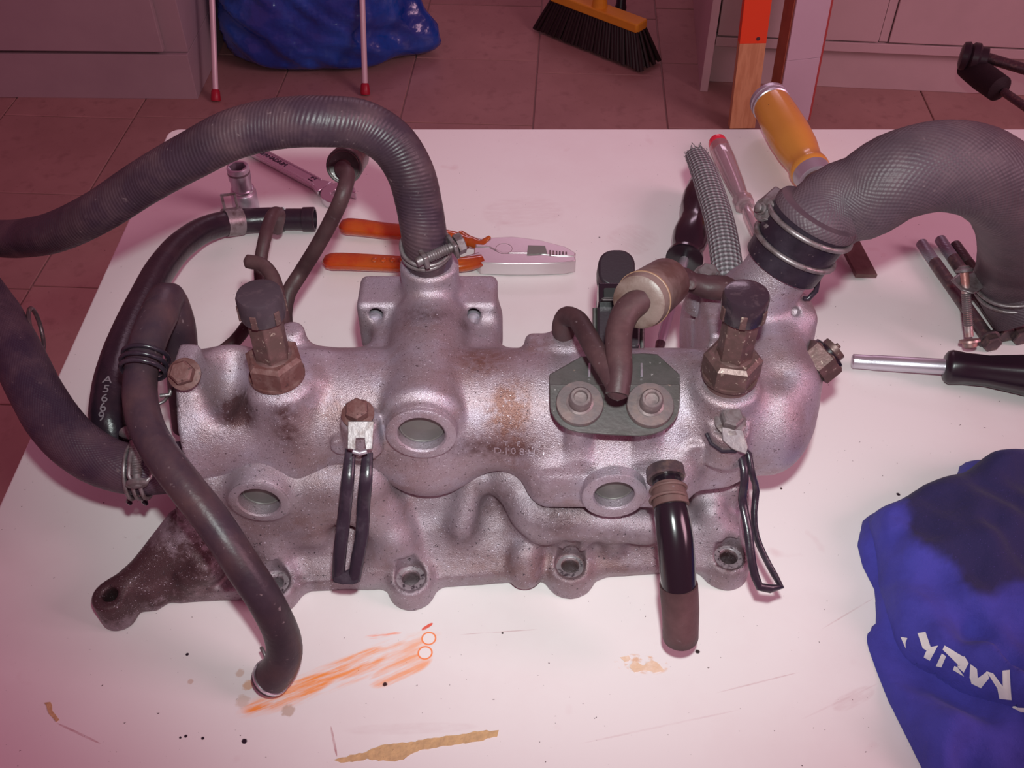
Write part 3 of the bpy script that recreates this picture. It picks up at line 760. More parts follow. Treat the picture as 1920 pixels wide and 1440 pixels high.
disc_plug(cl-FWD*.0050, .0100, lower); plug_ring(cl+FWD*.0009, .0099, .0146, lower, CAST2)
RINGM = mat('bare_bore_metal', (.50, .44, .47), .35, .7, bump=[(600, .3, .0004)], speck=[((.10, .07, .09), 420, .52, .66)])
for px, py, h in BOSS:
    c = P(px, py, h-.0012); MB().lathe(c-UP*.004, UP, [(-.004, .0047), (.0041, .0048), (.0043, .0052), (.0043, .0074), (.0038, .0076), (0, .0076)], n=36, ring=True).build('bolt_seat', RINGM, lower)

# ------------------------------------------------------------------ bolts and sensors
def flange_bolt(c, d, r, m, name='flange_bolt', par=None, rot=.3, lab=None):
    d = d.normalized()
    o = MB().lathe(c, d, [(-.002, r*.9), (0, r*1.34), (.0012, r*1.36), (.0019, r*1.05)], n=32).hexp(c+d*.0015, d, r*1.0, r*1.0, cham=.16, rot=rot).build(name, m, par or MAN, auto=30)
    MB().lathe(c+d*(.0015+r*1.0), d, [(-.0002, r*.55), (.0002, r*.55), (.0002, r*.48), (-.0001, .00002)], n=20).build('head_dimple', m, o)
    if lab: o['label'] = lab
    return o
def dirp(px, py, up=.5): return Vector((0, -math.cos(up), math.sin(up)))
flange_bolt(hit(T_up, 347, 702)[0], dirp(0, 0, .95), .0056, RUSTY, lab='rusty flanged bolt head on the left post')
flange_bolt(hit(T_up, 672, 782)[0]+UP*.0015, dirp(0, 0, 1.32), .0056, RUSTY, rot=.1, lab='rusty flanged bolt head holding the slotted black strap')
flange_bolt(hit(T_up, 1368, 796)[0]+UP*.0015, dirp(0, 0, 1.32), .0054, STEEL, rot=.2, lab='grey zinc bolt head holding the bent wire strap')
def temp_sensor(px, py, h, cap_px, label):
    b0 = P(px, py, h); q = sc(px, py, h)
    root = MB().lathe(b0, UP, [(-.004, .0108), (.0028, .0108), (.0030, .0128), (.0045, .0128), (.0047, .0102)], n=36).hexp(b0+UP*.0045, UP, .0134, .0115, cham=.14, rot=.35).build('temperature_sensor', RUSTY if cap_px == 0 else BRASSY, MAN, auto=30)
    root['label'] = label
    MB().lathe(b0+UP*.0150, UP, [(0, .0102), (.001, .0086), (.0018, .0073)], n=32).build('crimp_ring', BRASSY, root)
    MB().hexp(b0+UP*.0160, UP, .0082, .0230, cham=.05, rot=.1).build('hex_stem', BRASSY, root, bevel=.0004)
    MB().lathe(b0+UP*.0390, UP, [(0, .0080), (.0005, .0096), (.003, .0101), (.0115, .0101), (.0130, .0095), (.0135, .0080), (.0136, .0001)], n=36).build('plug_cap', mat('worn_black_cap', (.030, .020, .028) if cap_px else (.05, .035, .045), .24 if cap_px else .34, .1, var=((.09, .06, .07), 260, .55, .8), bump=[(400, .25, .0005)], coat=.3 if cap_px else 0), root)
    for k in range(6):
        a = math.radians(k*60+20); c = b0+UP*.0435+Vector((math.cos(a), math.sin(a), 0))*.0100
        MB().box(c, (Vector((-math.sin(a), math.cos(a), 0)), UP, Vector((math.cos(a), math.sin(a), 0))), .0014, .0035, .0006).build('cap_rib', BRASSY, root, bevel=.0003, smooth=False)
    return root
temp_sensor(522, 712, .1195, 0, 'brown hexagonal sensor with worn black cap at the left of the housing')
temp_sensor(1366, 712, .1195, 1, 'brown hexagonal sensor with shiny black cap at the right of the housing')
# small switch pointing right
s0 = P(1500, 708, .092); sd = (P(1543, 672, .100)-s0).normalized()
sw = MB().lathe(s0, sd, [(-0.00420, 0.00784), (0.00840, 0.00784)], n=28).hexp(s0+sd*0.00770, sd, 0.01120, 0.01050, rot=.3).build('thermo_switch', BRASSY, MAN, auto=30)
sw['label'] = 'small brass threaded switch sticking out of the right-hand end'
MB().lathe(s0+sd*0.01565, sd, [(-0.00084, 0.00770), (0.00084, 0.00924), (0.00336, 0.00924), (0.00420, 0.00728)], n=28).build('seal_ring', BLACK, sw)
MB().lathe(s0+sd*0.01866, sd, [(0, 0.00630), (0.00420, 0.00630), (0.00448, 0.00476), (0.00308, 0.00420), (0.00308, 0.00168), (0.00630, 0.00140), (0.00644, 0.00014)], n=24).build('contact_pin', BRASSY, sw)
for k in range(5): MB().lathe(s0+sd*(0.00028+k*0.00154), sd, [(0, 0.00784), (0.00056, 0.00840), (0.00112, 0.00784)], n=24).build('thread', BRASSY, sw)
# second small bolt behind the braided sleeve
c = P(1325, 520, .120)
flange_bolt(c, Vector((0, -.3, .95)), .0052, STEEL, lab='small grey bolt head beside the braided sleeve')
MB().lathe(c-UP*.020, UP, [(0, .0095), (.017, .0092), (.0195, .0080)], n=28).build('bolt_boss', CAST, MAN)
# ------------------------------------------------------------------ hoses of the manifold
def T4(l): return [P(x, y, h) for x, y, h in l]
def hose(name, pts, rad, m, label=None, parent=None, **kw):
    o = MB().tube(T4(pts), rad, **kw).build(name, m, parent or MAN, auto=60)
    if label: o['label'] = label
    return o
def ring_wire(c, d, R, w, m, par, name='clamp_wire', gap=0, start=0, n=40, tilt=0):
    x, y, z = frame_of(d); pts = []
    for k in range(n+1):
        a = start+gap/2+(2*math.pi-gap)*k/n
        pts.append(c+x*math.cos(a)*R+y*math.sin(a)*R+z*tilt*math.sin(a))
    return MB().tube(pts, w, n=10, step=.002).build(name, m, par)
def band(c, d, R, wdt, m, par, name='hose_clamp', th=.0009):
    return MB().lathe(c-d.normalized()*wdt/2, d, [(0, R-.0008), (0, R+th), (wdt, R+th), (wdt, R-.0008)], n=48).build(name, m, par)

nx = P(803, 560, .12).x
# A: long ribbed hose arching over to the left
hA_pts = [Vector((nx, .4075, TZ+.1265)), P(796, 445, .150), P(786, 385, .166), P(768, 320, .183), P(734, 268, .196), P(682, 236, .205), P(600, 228, .210), P(520, 232, .208), P(440, 251, .203), P(360, 291, .192), P(270, 342, .175), P(190, 394, .158), P(110, 433, .140), P(40, 447, .122), P(-60, 440, .095), P(-200, 420, .06), P(-330, 430, .04), P(-380, 520, .04)]
rA = [.0113, .0112, .0112, .0113, .0114, .0114, .0114, .0114, .0113, .0110, .0107, .0105, .0104, .0103, .0102]+[.0102]*3
hoseA = MB().tube(hA_pts, rA, n=32, step=.003).build('coolant_hose', RUB_A, MAN, auto=60)
hoseA['label'] = 'long ribbed dark hose arching from the centre neck over to the left table edge'
cA = Vector((nx, .4080, TZ+.1275)); dA = (P(796, 445, .150)-cA).normalized()
MB().lathe(cA+Vector((0, 0, .0005)), dA, [(0, .0105), (.0002, .0120), (.010, .0121), (.0115, .0115)], n=40).build('hose_cuff', rubber('blue_grey_cuff', (.05, .045, .07), None, .4), hoseA)
cb = cA+dA*.0135
clampA = ring_wire(cb, dA+Vector((0, 0, .0)), .0122, .0012, STEEL, hoseA, 'hose_clamp', tilt=.001)
ring_wire(cb+dA*.0030, dA, .0122, .0012, STEEL, hoseA, 'clamp_wire', tilt=-.001)
sA, eA = P(792, 487, .147), P(862, 457, .150); dd = (eA-sA).normalized()
MB().lathe(sA-dd*.003, dd, [(0, .0001), (0, .0023), ((eA-sA).length+.003, .0023), ((eA-sA).length+.003, .0001)], n=16).build('clamp_screw', STEEL, hoseA)
for k in range(11):
    MB().lathe(sA+dd*(.001+k*.0012), dd, [(0, .0023), (.0005, .0028), (.001, .0023)], n=14).build('screw_thread', STEEL, clampA)
MB().hexp(eA-dd*.002, dd, .0052, .0040).build('clamp_nut', STEEL, hoseA, auto=30)
MB().box(eA-dd*.0035, (dd, frame_of(dd)[0], frame_of(dd)[1]), .0010, .0052, .0042).build('clamp_lug', STEEL, hoseA, bevel=.0006)
MB().box(sA+dd*.001, (dd, frame_of(dd)[0], frame_of(dd)[1]), .0012, .0040, .0036).build('clamp_lug', STEEL, hoseA, bevel=.0006)

# B: thick knitted hose from the left end of the housing
hB = [(400, 862, .070), (350, 872, .070), (300, 880, .070), (250, 880, .072), (195, 866, .074), (145, 836, .078), (105, 795, .082), (70, 740, .088), (40, 680, .094), (8, 615, .098), (-40, 540, .10), (-120, 440, .09)]
hoseB = hose('coolant_hose', hB, [.0112, .0120, .0124, .0125, .0128, .0130, .0130, .0130, .0128, .0125, .012, .012], RUB_B, 'thick dark fabric-marked hose curving off the left table edge', n=32, wob=.03)
# its spring screw clamp
cB = P(262, 884, .0715); dB = (P(300, 882, .0715)-P(230, 884, .072)).normalized()
clampB = ring_wire(cB, dB, .0132, .0010, STEEL, hoseB, 'hose_clamp')
ring_wire(cB+dB*.0035, dB, .0132, .0010, STEEL, hoseB, 'clamp_wire')
ring_wire(cB-dB*.0035, dB, .0132, .0010, STEEL, hoseB, 'clamp_wire')
s0_, s1_ = P(252, 838, .0885), P(258, 916, .0800); ds = (s1_-s0_).normalized(); ls = (s1_-s0_).length
MB().lathe(s0_-ds*.003, ds, [(0, .0001), (0, .0021), (ls+.002, .0021), (ls+.0025, .0001)], n=18).build('clamp_screw', STEEL, hoseB)
for k in range(12): MB().lathe(s0_+ds*(.0012*k), ds, [(0, .0021), (.0005, .0027), (.001, .0021)], n=16).build('screw_thread', STEEL, clampB)
MB().lathe(s1_-ds*.0035, ds, [(0, .002), (0, .0050), (.0012, .0052), (.0022, .0045), (.0024, .0030), (.0024, .002)], n=24).build('clamp_washer', STEEL, hoseB)
hose('clamp_loop', [(247, 838, .088), (243, 870, .088), (245, 900, .084), (256, 905, .082), (274, 903, .082), (282, 895, .083), (280, 870, .085)], .0010, STEEL, parent=hoseB, n=8, step=.002)
hose('clamp_head', [(238, 802, .078), (238, 812, .080), (241, 824, .082)], [.003, .0038, .003], STEEL, parent=hoseB, n=12, round_end=(.002, .002))
for a in ([(246, 918, .060), (247, 928, .056), (241, 938, .052), (246, 946, .050)], [(270, 918, .060), (272, 928, .056), (270, 938, .052), (276, 947, .050)]):
    hose('clip_leg', a, [.0018, .0028, .0025, .0012], BLACK, parent=hoseB, n=8, step=.002, squash=.5)
ring_wire(P(68, 620, .09), Vector((1, .3, 0)), .012, .0012, DARKSTEEL, hoseB, 'clamp_wire')

# D: smoother hose with the moulded number, running to the rear of the table
hD = [(235, 862, .050), (216, 830, .060), (204, 790, .069), (206, 740, .072), (220, 680, .070), (243, 620, .064), (272, 560, .055), (305, 500, .043), (345, 455, .032), (390, 428, .022), (440, 416, .0135), (500, 412, .0105), (532, 411, .0100)]
hoseD = hose('bypass_hose', hD, [.0093, .0095, .0096, .0096, .0096, .0096, .0096, .0095, .0093, .0091, .0090, .0090, .0088], RUB_N, 'smooth black hose with a pale moulded number, curving behind the manifold', n=32)
eD = P(532, 411, .0100); dD = (P(560, 411, .0100)-eD).normalized()
MB().lathe(eD-dD*.002, dD, [(0, .0078), (.016, .0078), (.0165, .0088), (.0245, .0090), (.0250, .0082), (.0250, .0070), (.015, .0068), (.015, .0001)], n=36).build('hose_end', RUB_N, hoseD)
for k in range(9):
    a = -1.6+k*.36; x, y, z = frame_of(dD); p = eD+dD*(.001+.0008*math.sin(k*5))+x*math.cos(a)*.0078+y*math.sin(a)*.0078
    q = p+(CN*.001); MB().lathe(q, CN, [(-.0016, .0008), (0, .0010+.0003*math.sin(k*3)), (.0007, .0001)], n=8).build('glue_drop', mat('clear_sealant', (.6, .57, .6), .15, 0, spec=.8) if k == 0 else bpy.data.materials['clear_sealant'], hoseD)
cD = P(437, 416, .0145); dD2 = (P(500, 412, .0105)-P(400, 425, .020)).normalized()
cl_ = band(cD, dD2, .0093, .0125, STEEL, hoseD)
q = cD+Vector((0, 0, .0093)); fx, fy, fz = dD2, UP, dD2.cross(UP)
for (dx, dz, hx, hz) in ((-.0048, .006, .0009, .0068), (.0048, .006, .0009, .0068), (0, .0122, .0055, .0009)):
    MB().box(q+dD2*dx+UP*dz+BK*.003, (dD2, UP, BK), hx, hz, .0005).build('clamp_ear', STEEL, cl_, smooth=False)
# moulded number along the hose
from mathutils import geometry
def on_tube(px0, py0, px1, py1, h, body, size, par, m, R, tilt=0, upright=False):
    bm = bmesh.new(); bm.from_mesh(par.data); off = Vector(par['_base'])
    tr = BVHTree.FromBMesh(bm); bm.free()
    n = len(body)
    for i, ch in enumerate(body):
        t = (i+.5)/n; px = px0+(px1-px0)*t; py = py0+(py1-py0)*t
        d = (P(px, py, 0)-CAMP).normalized(); loc, nor, _, _ = tr.ray_cast(CAMP-off, d)
        if loc is None: continue
        loc += off
        if nor.dot(d) > 0: nor = -nor
        ang = math.atan2(-(py1-py0), px1-px0)+tilt
        if upright: ang = .12
        x = (XA*math.cos(ang)+CU*math.sin(ang)); x = (x-nor*x.dot(nor)).normalized()
        text_part(ch, size, .00012, loc+nor*.00012, x, nor, m, par, 'moulded_number')
on_tube(203, 704, 189, 790, .07, 'A5669', .0072, hoseD, WHITEPRINT, .0096, upright=True)

# C: long hose hanging down in front, doubled back at its top
hC = [(352, 800, .020), (345, 740, .045), (340, 670, .080), (332, 600, .108), (316, 560, .122), (298, 590, .126), (278, 640, .124), (266, 690, .120), (262, 730, .117), (270, 785, .113), (302, 850, .108), (345, 908, .102), (390, 965, .094), (435, 1030, .083), (475, 1090, .070), (508, 1145, .055), (528, 1190, .040), (533, 1225, .028), (520, 1258, .0165), (506, 1272, .0105)]
rC = [.0085]*5+[.0090, .0085, .0078, .0078]+[.0080]*6+[.0081, .0082, .0084, .0086, .0088]
hoseC = hose('drain_hose', hC, rC, RUB, 'long brownish hose hanging diagonally in front with a bright metal end ring', n=32, wob=.04)
eC = P(506, 1272, .0105); dC = (eC-P(520, 1258, .0165)).normalized()
MB().lathe(eC-dC*.002, dC, [(0, .0090), (.0001, .0094), (.0012, .0095), (.0013, .0088)], n=40).build('end_ring', CHROME, hoseC)
MB().lathe(eC-dC*.0008, dC, [(0, .0086), (.0022, .0088), (.0026, .0080), (.0010, .0070), (.0010, .0001)], n=36).build('hose_end', RUB, hoseC)
hose('clamp_tab', [(490, 1214, .020), (495, 1224, .020), (500, 1236, .018)], .0009, STEEL, parent=hoseC, n=8, step=.002)
# black tie wrapped round the upper bend
for k, (px, py, R) in enumerate(((274, 668, .0104), (270, 682, .0104), (268, 694, .0100))):
    ring_wire(P(px, py, .121), (P(262, 730, .117)-P(300, 590, .126)), R, .0011, BLK_DIP, hoseC, 'wire_tie', tilt=.001)
hose('wire_tie', [(246, 690, .118), (234, 720, .112), (238, 760, .105), (244, 790, .100)], .0012, BLK_DIP, parent=hoseC, n=8)
hose('clip_wire', [(300, 742, .105), (318, 740, .105), (325, 722, .107), (316, 704, .110), (308, 698, .113)], .0010, STEEL, parent=hoseC, n=8)
hose('clip_wire', [(293, 760, .100), (308, 752, .100), (318, 738, .104), (322, 722, .108)], .0008, STEEL, parent=hoseC, n=8)

# E: vacuum valve and its pipe under the big arch
v0 = P(645, 312, .140); dv = Vector((-.02, -.86, .12)).normalized(); dv = (dv+Vector((0, 0, .25))).normalized()
valve = MB().lathe(v0-dv*.030, dv, [(0, .0001), (0, .0094), (.020, .0099), (.0285, .0101), (.030, .0096), (.0302, .0083), (.0295, .0081), (.0295, .0040), (.0310, .0036), (.0310, .0001)], n=40).build('vacuum_valve', DARKSTEEL, MAN)
valve['label'] = 'small round dark valve with a ring rim under the arched hose'
MB().lathe(v0-dv*.001, dv, [(0, .0088), (.0001, .0097), (.0012, .0099), (.0014, .0092), (.0010, .0086)], n=40).build('valve_rim', OLIVE, valve)
hE = [v0-dv*.002, v0+dv*.006, P(652, 330, .147), P(644, 362, .144), P(622, 412, .128), P(590, 470, .110), P(562, 515, .094), P(540, 552, .088), P(534, 590, .080), P(540, 640, .070)]
MB().tube(hE, [.0040]+[.0042]*9, n=20, wob=.03).build('vacuum_hose', RUB_D, MAN)['label'] = 'thin dark pipe dropping from the round valve to behind the left sensor'
hF = [(530, 640, .070), (510, 600, .055), (493, 555, .050), (488, 500, .060), (498, 440, .072), (512, 402, .070), (522, 400, .060), (520, 430, .03)]
hose('vacuum_hose', hF, [.0040]*6+[.0042, .0040], RUB_D, 'thin hose looping upward behind the left sensor cap', n=18, wob=.03)
hF2 = [(488, 540, .060), (478, 580, .045), (462, 612, .035), (440, 640, .030), (412, 662, .028), (392, 672, .040)]
hose('vacuum_hose', hF2, .0040, RUB_D, 'thin hose passing from the left sensor to the left post', n=18)
hG = [(456, 489, .118), (470, 491, .118), (492, 497, .118), (510, 518, .116), (520, 548, .112), (528, 590, .105), (536, 640, .086)]
hose('vacuum_pipe', hG, .0038, RUB_D, 'short hooked pipe tip above the left sensor cap', n=18, round_end=(.003, 0), step=.002)

# H: large radiator hose on the right
dHn = Vector(nk1-nk0).normalized()
hH = [Vector(nk1)-dHn*.016, Vector(nk1), P(1545, 404, .158), P(1580, 380, .163), P(1610, 372, .166), P(1680, 332, .178), P(1755, 312, .182), P(1828, 320, .178), P(1880, 352, .165), P(1905, 395, .140), P(1912, 440, .105), P(1905, 490, .060), P(1900, 530, .040), P(1930, 590, .024)]
hoseH = MB().tube(hH, [.0180, .0186, .0195, .0202, .0208, .0213, .0216, .0218, .0220, .0222, .0224, .0226, .0224, .0220], n=40, step=.004, wob=.02).build('radiator_hose', RUB_H, MAN, auto=60)
hoseH['label'] = 'thick grey-black radiator hose arching over the right side of the table'
# cuff + twin wire clamp
dH = Vector(nk1-nk0).normalized(); cH = Vector(nk1)
MB().lathe(cH-dH*.020, dH, [(0, .0158), (.0003, .0196), (.010, .0200), (.028, .0208), (.0285, .018)], n=48).build('hose_cuff', rubber('dark_blue_cuff', (.020, .017, .028), None, .35), hoseH)
MB().lathe(cH+dH*.007, dH, [(0, .0196), (.001, .0212), (.004, .0214), (.006, .0204)], n=48).build('hose_lip', RUB_H, hoseH)
clH = ring_wire(cH-dH*.008, dH, .0211, .0014, STEEL, hoseH, 'hose_clamp', tilt=.001)
ring_wire(cH+dH*.005, dH, .0217, .0014, STEEL, hoseH, 'clamp_wire', tilt=.001)
lug = P(1452, 395, .160); e0 = (CN+XA*-.25+CU*.1).normalized()
MB().prism([P(1418, 380, .158), P(1452, 350, .158), P(1478, 368, .158), P(1478, 390, .158), P(1455, 420, .158), P(1425, 412, .158)], CN*.0035).build('clamp_lug', STEEL, hoseH, bevel=.0012)
MB().prism([P(1478, 358, .152), P(1496, 350, .152), P(1508, 366, .152), P(1500, 384, .152), P(1480, 388, .152)], CN*.003).build('clamp_lug', STEEL, hoseH, bevel=.001)
pb = P(1430, 392, .1625); db = (e0+XA*-.9).normalized()
MB().lathe(pb-db*.002, db, [(0, .0001), (0, .0058), (.0012, .0060), (.0020, .0052), (.0020, .0030), (.0034, .0030), (.0036, .0022), (.0060, .0022), (.0064, .0015), (.0064, .0001)], n=28).build('clamp_nut', STEEL, hoseH)
MB().lathe(P(1463, 382, .165), CN, [(0, .0001), (-.001, .0022), (.0012, .0022), (.0014, .0001)], n=16).build('rivet', STEEL, hoseH)
hose('clamp_tongue', [(1495, 385, .158), (1478, 408, .160), (1455, 418, .160), (1440, 425, .158), (1448, 440, .156)], [.0015, .003, .0035, .003, .0015], STEEL, parent=hoseH, n=10, squash=.5)
hose('wire_clip', [(1497, 552, .120), (1500, 535, .124), (1510, 520, .128), (1524, 512, .131), (1534, 524, .128), (1530, 545, .122), (1516, 560, .117), (1506, 560, .117)], .0014, BLK_DIP, parent=hoseH, n=10)
# lower end clamp of the radiator hose
c2 = P(1903, 520, .046); d2 = (P(1905, 500, .056)-P(1902, 545, .034)).normalized()
clL = ring_wire(c2, d2, .0236, .0013, STEEL, hoseH, 'hose_clamp')
ring_wire(c2-d2*.006, d2, .0234, .0013, STEEL, hoseH, 'clamp_wire')
MB().prism([P(1780, 525, .044), P(1806, 505, .044), P(1826, 512, .044), P(1842, 540, .044), P(1822, 552, .044), P(1800, 545, .044)], CN*.003).build('clamp_lug', STEEL, hoseH, bevel=.001)
b0, b1 = P(1809, 520, .050), P(1818, 640, .018); db2 = (b1-b0).normalized(); lb = (b1-b0).length
REDB = mat('red_tinted_screw', (.45, .20, .18), .4, .5, var=((.42, .36, .36), 60, .45, .6), bump=[(400, .3, .0004)])
scr = MB().lathe(b0-db2*.003, db2, [(0, .0001), (0, .0026), (lb, .0026)], n=20).lathe(b1-db2*.001, db2, [(0, .0026), (0, .0062), (.0014, .0064), (.0020, .0044), (.0045, .0042), (.0052, .0032), (.0052, .0001)], n=24).build('clamp_screw', REDB, hoseH)
MB().lathe(b0-db2*.0035, -db2, [(0, .0001), (0, .0052), (.0015, .0054), (.0025, .0035), (.0035, .0030), (.004, .0001)], n=24).build('clamp_nut', STEEL, hoseH)
for k in range(16): MB().lathe(b0+db2*(.010+.0013*k), db2, [(0, .0026), (.0006, .0031), (.0012, .0026)], n=16).build('screw_thread', STEEL, clL)

# braided sleeve
hS = [(1306, 292, .098), (1318, 318, .101), (1334, 365, .104), (1350, 420, .107), (1360, 475, .108), (1366, 530, .106), (1366, 600, .100)]
slv = hose('braided_sleeve', hS, [.0072, .0082, .0086, .0086, .0086, .0084, .0082], BRAIDM, 'grey braided fabric sleeve with a frayed end standing up from the manifold', n=28, squash=.8, step=.002)
random.seed(5); fr = MB()
e = P(1306, 292, .098); de = (e-P(1318, 318, .101)).normalized(); x, y, z = frame_of(de)
for k in range(170):
    a = random.uniform(0, 2*math.pi); r = random.uniform(.001, .0072); p = e+x*math.cos(a)*r+y*math.sin(a)*r-de*.001
    q = p+de*random.uniform(.0015, .0045)+x*random.uniform(-.0015, .0015)+y*random.uniform(-.0015, .0015)
    fr.tube([p, (p+q)/2+x*random.uniform(-.0008, .0008), q], .0003, n=4, step=.002)
fr.build('frayed_threads', BRAIDM, slv, kind='stuff')

# J: short glossy lower hose with worn sleeve
hJ = [(1250, 895, .086), (1253, 925, .084), (1259, 960, .081), (1266, 1010, .074), (1270, 1060, .065), (1273, 1105, .056)]
hoseJ = hose('heater_hose', hJ, [.0068, .0072, .0080, .0084, .0083, .0080], BLACK, 'short glossy black hose bending down in front with a worn brown lower sleeve', n=32)
hose('hose_sleeve', [(1272, 1095, .058), (1275, 1140, .046), (1276, 1180, .034), (1275, 1206, .024)], [.0086, .0087, .0086, .0084], rubber('worn_brown_sleeve', (.085, .05, .055), None, .55, (.14, .085, .09)), parent=hoseJ, n=32, wob=.06, round_end=(0, .003))
MB().lathe(P(1249, 893, .0870), Vector((.05, -.75, -.15)), [(-.004, .0088), (.0008, .0090), (.0016, .0082), (.0014, .0068)], n=32).build('spigot_ring', DARKSTEEL, hoseJ)
WORN = rubber('worn_brown_rubber', (.15, .10, .095), None, .6, (.20, .14, .13))
hose('worn_collar', [(1252, 912, .0852), (1255, 932, .0840), (1258, 950, .0825)], [.0076, .0082, .0084], WORN, parent=hoseJ, n=28, wob=.08)
for py in (918, 936): ring_wire(P(1253, py, .0845), (P(1258, 950, .0825)-P(1252, 912, .0852)), .0082, .0008, WORN, hoseJ, 'worn_ridge')

# straps
NUTM2 = mat('dusty_tab_steel', (.19, .15, .165), .45, .4, var=((.26, .20, .21), 200, .45, .65), bump=[(500, .3, .0004)])
def PL(px, py, o, n):      # where the sight line meets the plane of a flat strip
    d = (P(px, py, 0)-CAMP).normalized(); return CAMP+d*((o-CAMP).dot(n)/d.dot(n))
_n = Vector((0, -.62, .78)).normalized(); _o1 = hit(T_up, 676, 800)[0]+_n*.0025; _o2 = hit(T_up, 1372, 812)[0]+_n*.0025
def SF(px, py, lift=.0028): return hit(T_up, px, py)[0]+CN*lift
tab = MB().prism([PL(x, y, _o1, _n) for x, y in ((653, 790), (702, 790), (699, 842), (686, 844), (684, 822), (668, 822), (668, 844), (652, 842))], _n*.0012).build('slotted_strap', STEEL, MAN, bevel=.0003)
tab['label'] = 'slotted black-coated strap hanging from the rusty bolt in front'
for a in ([(658, 836, .096), (652, 900, .088), (645, 970, .070), (637, 1040, .056), (634, 1085, .044)], [(690, 836, .096), (686, 900, .088), (681, 955, .072), (679, 1000, .063), (670, 1050, .053), (664, 1088, .044)]):
    MB().tube(T4(a), [.0024, .0031, .0032, .0032, .0030], n=16, squash=.55).build('strap_bar', BLK_DIP, tab) if len(a) == 5 else MB().tube(T4(a), [.0024, .0031, .0032, .0032, .0032, .0030], n=16, squash=.55).build('strap_bar', BLK_DIP, tab)
MB().prism([P(629, 1052, .049), P(640, 1052, .049), P(640, 1062, .048), P(647, 1070, .047), P(656, 1066, .047), P(660, 1052, .049), P(676, 1052, .049), P(673, 1092, .043), P(662, 1095, .043), P(640, 1094, .043), P(625, 1090, .043)], CN*.0022).build('strap_foot', BLK_DIP, tab, bevel=.0006)
MB().tube([PL(x, y, _o1, _n) for x, y in ((662, 846), (675, 850), (688, 846))], .0011, n=10, step=.002).build('strap_bridge', CASTW, tab)
w1 = hose('wire_strap', [(1376, 842, .093), (1392, 862, .092), (1396, 900, .086), (1392, 935, .074), (1402, 990, .066), (1408, 1040, .058), (1416, 1080, .050), (1424, 1100, .046), (1444, 1104, .044), (1464, 1100, .043), (1452, 1078, .046), (1432, 1040, .052), (1418, 1005, .058), (1414, 960, .066), (1418, 920, .073), (1408, 880, .088), (1404, 852, .092), (1390, 838, .093)], .0021, BLK_DIP, 'twisted black-coated wire loop hanging from the grey bolt at the right', n=14, squash=.75, wob=.12)
MB().prism([PL(x, y, _o2, _n) for x, y in ((1352, 800), (1392, 806), (1402, 838), (1398, 852), (1372, 842), (1354, 826))], CN*.0012).build('strap_tab', NUTM2, w1, bevel=.0004)
MB().tube([SF(1322, 812), SF(1332, 832, .002), SF(1352, 846, .002), SF(1376, 846, .002), SF(1384, 838, .003)], .0009, n=8).build('thin_wire', BLK_DIP, w1)

# bracket plate with twin pipes and filter
def plate_pt(px, py): return P(px, py, .1235 if py < 705 else .1235-(py-705)*.00010)
n_pl = Vector((0, -.37, .93)).normalized()
low = [(1030, 722), (1275, 722), (1274, 765), (1271, 779), (1264, 791), (1253, 802), (1240, 810), (1222, 816), (1200, 819), (1140, 816), (1085, 812), (1066, 807), (1050, 798), (1040, 787), (1033, 774), (1031, 762)]
pl = MB().prism([plate_pt(x, y) for x, y in low], n_pl*.0012).build('mounting_plate', OLIVE, MAN, bevel=.0004)
pl['label'] = 'grey-green folded plate holding two washers and the twin pipes'
MB().prism([P(x, y, .1195+.0000*(722-y)+(722-y)*.00008) for x, y in [(1030, 723), (1030, 702), (1090, 668), (1205, 662), (1232, 664), (1274, 702), (1274, 723)]], Vector((0, -.8, .55))*.0012).build('plate_flange', OLIVE, pl, bevel=.0003)
for px in (1105, 1203):
    hose('weld_bead', [(px, 682, .1235), (px, 706, .1225)], [.0006, .0006], CASTW, parent=pl, n=8, step=.002)
NUTM = mat('dusty_nut_steel', (.17, .13, .135), .45, .4, var=((.26, .20, .20), 200, .45, .65), bump=[(500, .3, .0004)])
for px, py in ((1086, 762), (1217, 765)):
    c = plate_pt(px, py)+n_pl*.0012
    w = MB().lathe(c, n_pl, [(0, .0105), (.0022, .0108), (.0034, .0104), (.0036, .0060), (.0036, .0001)], n=40).build('rubber_washer', mat('grey_washer', (.13, .10, .105), .5, .2, var=((.18, .125, .12), 120, .45, .65), bump=[(500, .3, .0004)]), pl)
    MB().lathe(c+n_pl*.0034, n_pl, [(0, .0060), (.0006, .0062), (.0012, .0052), (.0062, .0050), (.0070, .0043), (.0070, .0032), (.0056, .0028), (.0054, .0001)], n=28).build('flange_nut', NUTM, w)
    MB().lathe(plate_pt(px, py)-n_pl*.024, n_pl, [(0, .0060), (.024, .0060)], n=24).build('spacer', CAST, pl)
hp1 = [(1060, 634, .112), (1054, 612, .124), (1060, 594, .132), (1080, 598, .138), (1098, 624, .142), (1118, 660, .144), (1142, 698, .144), (1158, 728, .142), (1158, 752, .136)]
hose('twin_pipe', hp1, [.0052, .0050, .0047, .0046, .0047, .0048, .0048, .0050, .0042], RUB_D, 'brown curved pipe from the rear boss to the shared pipe end', n=20, step=.0025, round_end=(0, .004))
hp2 = [(1157, 740, .141), (1162, 700, .146), (1160, 655, .150), (1163, 610, .153), (1178, 580, .156), (1206, 560, .158)]
hose('twin_pipe', hp2, [.0050, .0054, .0058, .0060, .0062, .0062], RUB_D, 'brown curved pipe rising into the round filter', n=22, step=.0025)
f0, f1 = P(1196, 568, .158), P(1238, 537, .148); df = (f1-f0).normalized(); lf = (f1-f0).length
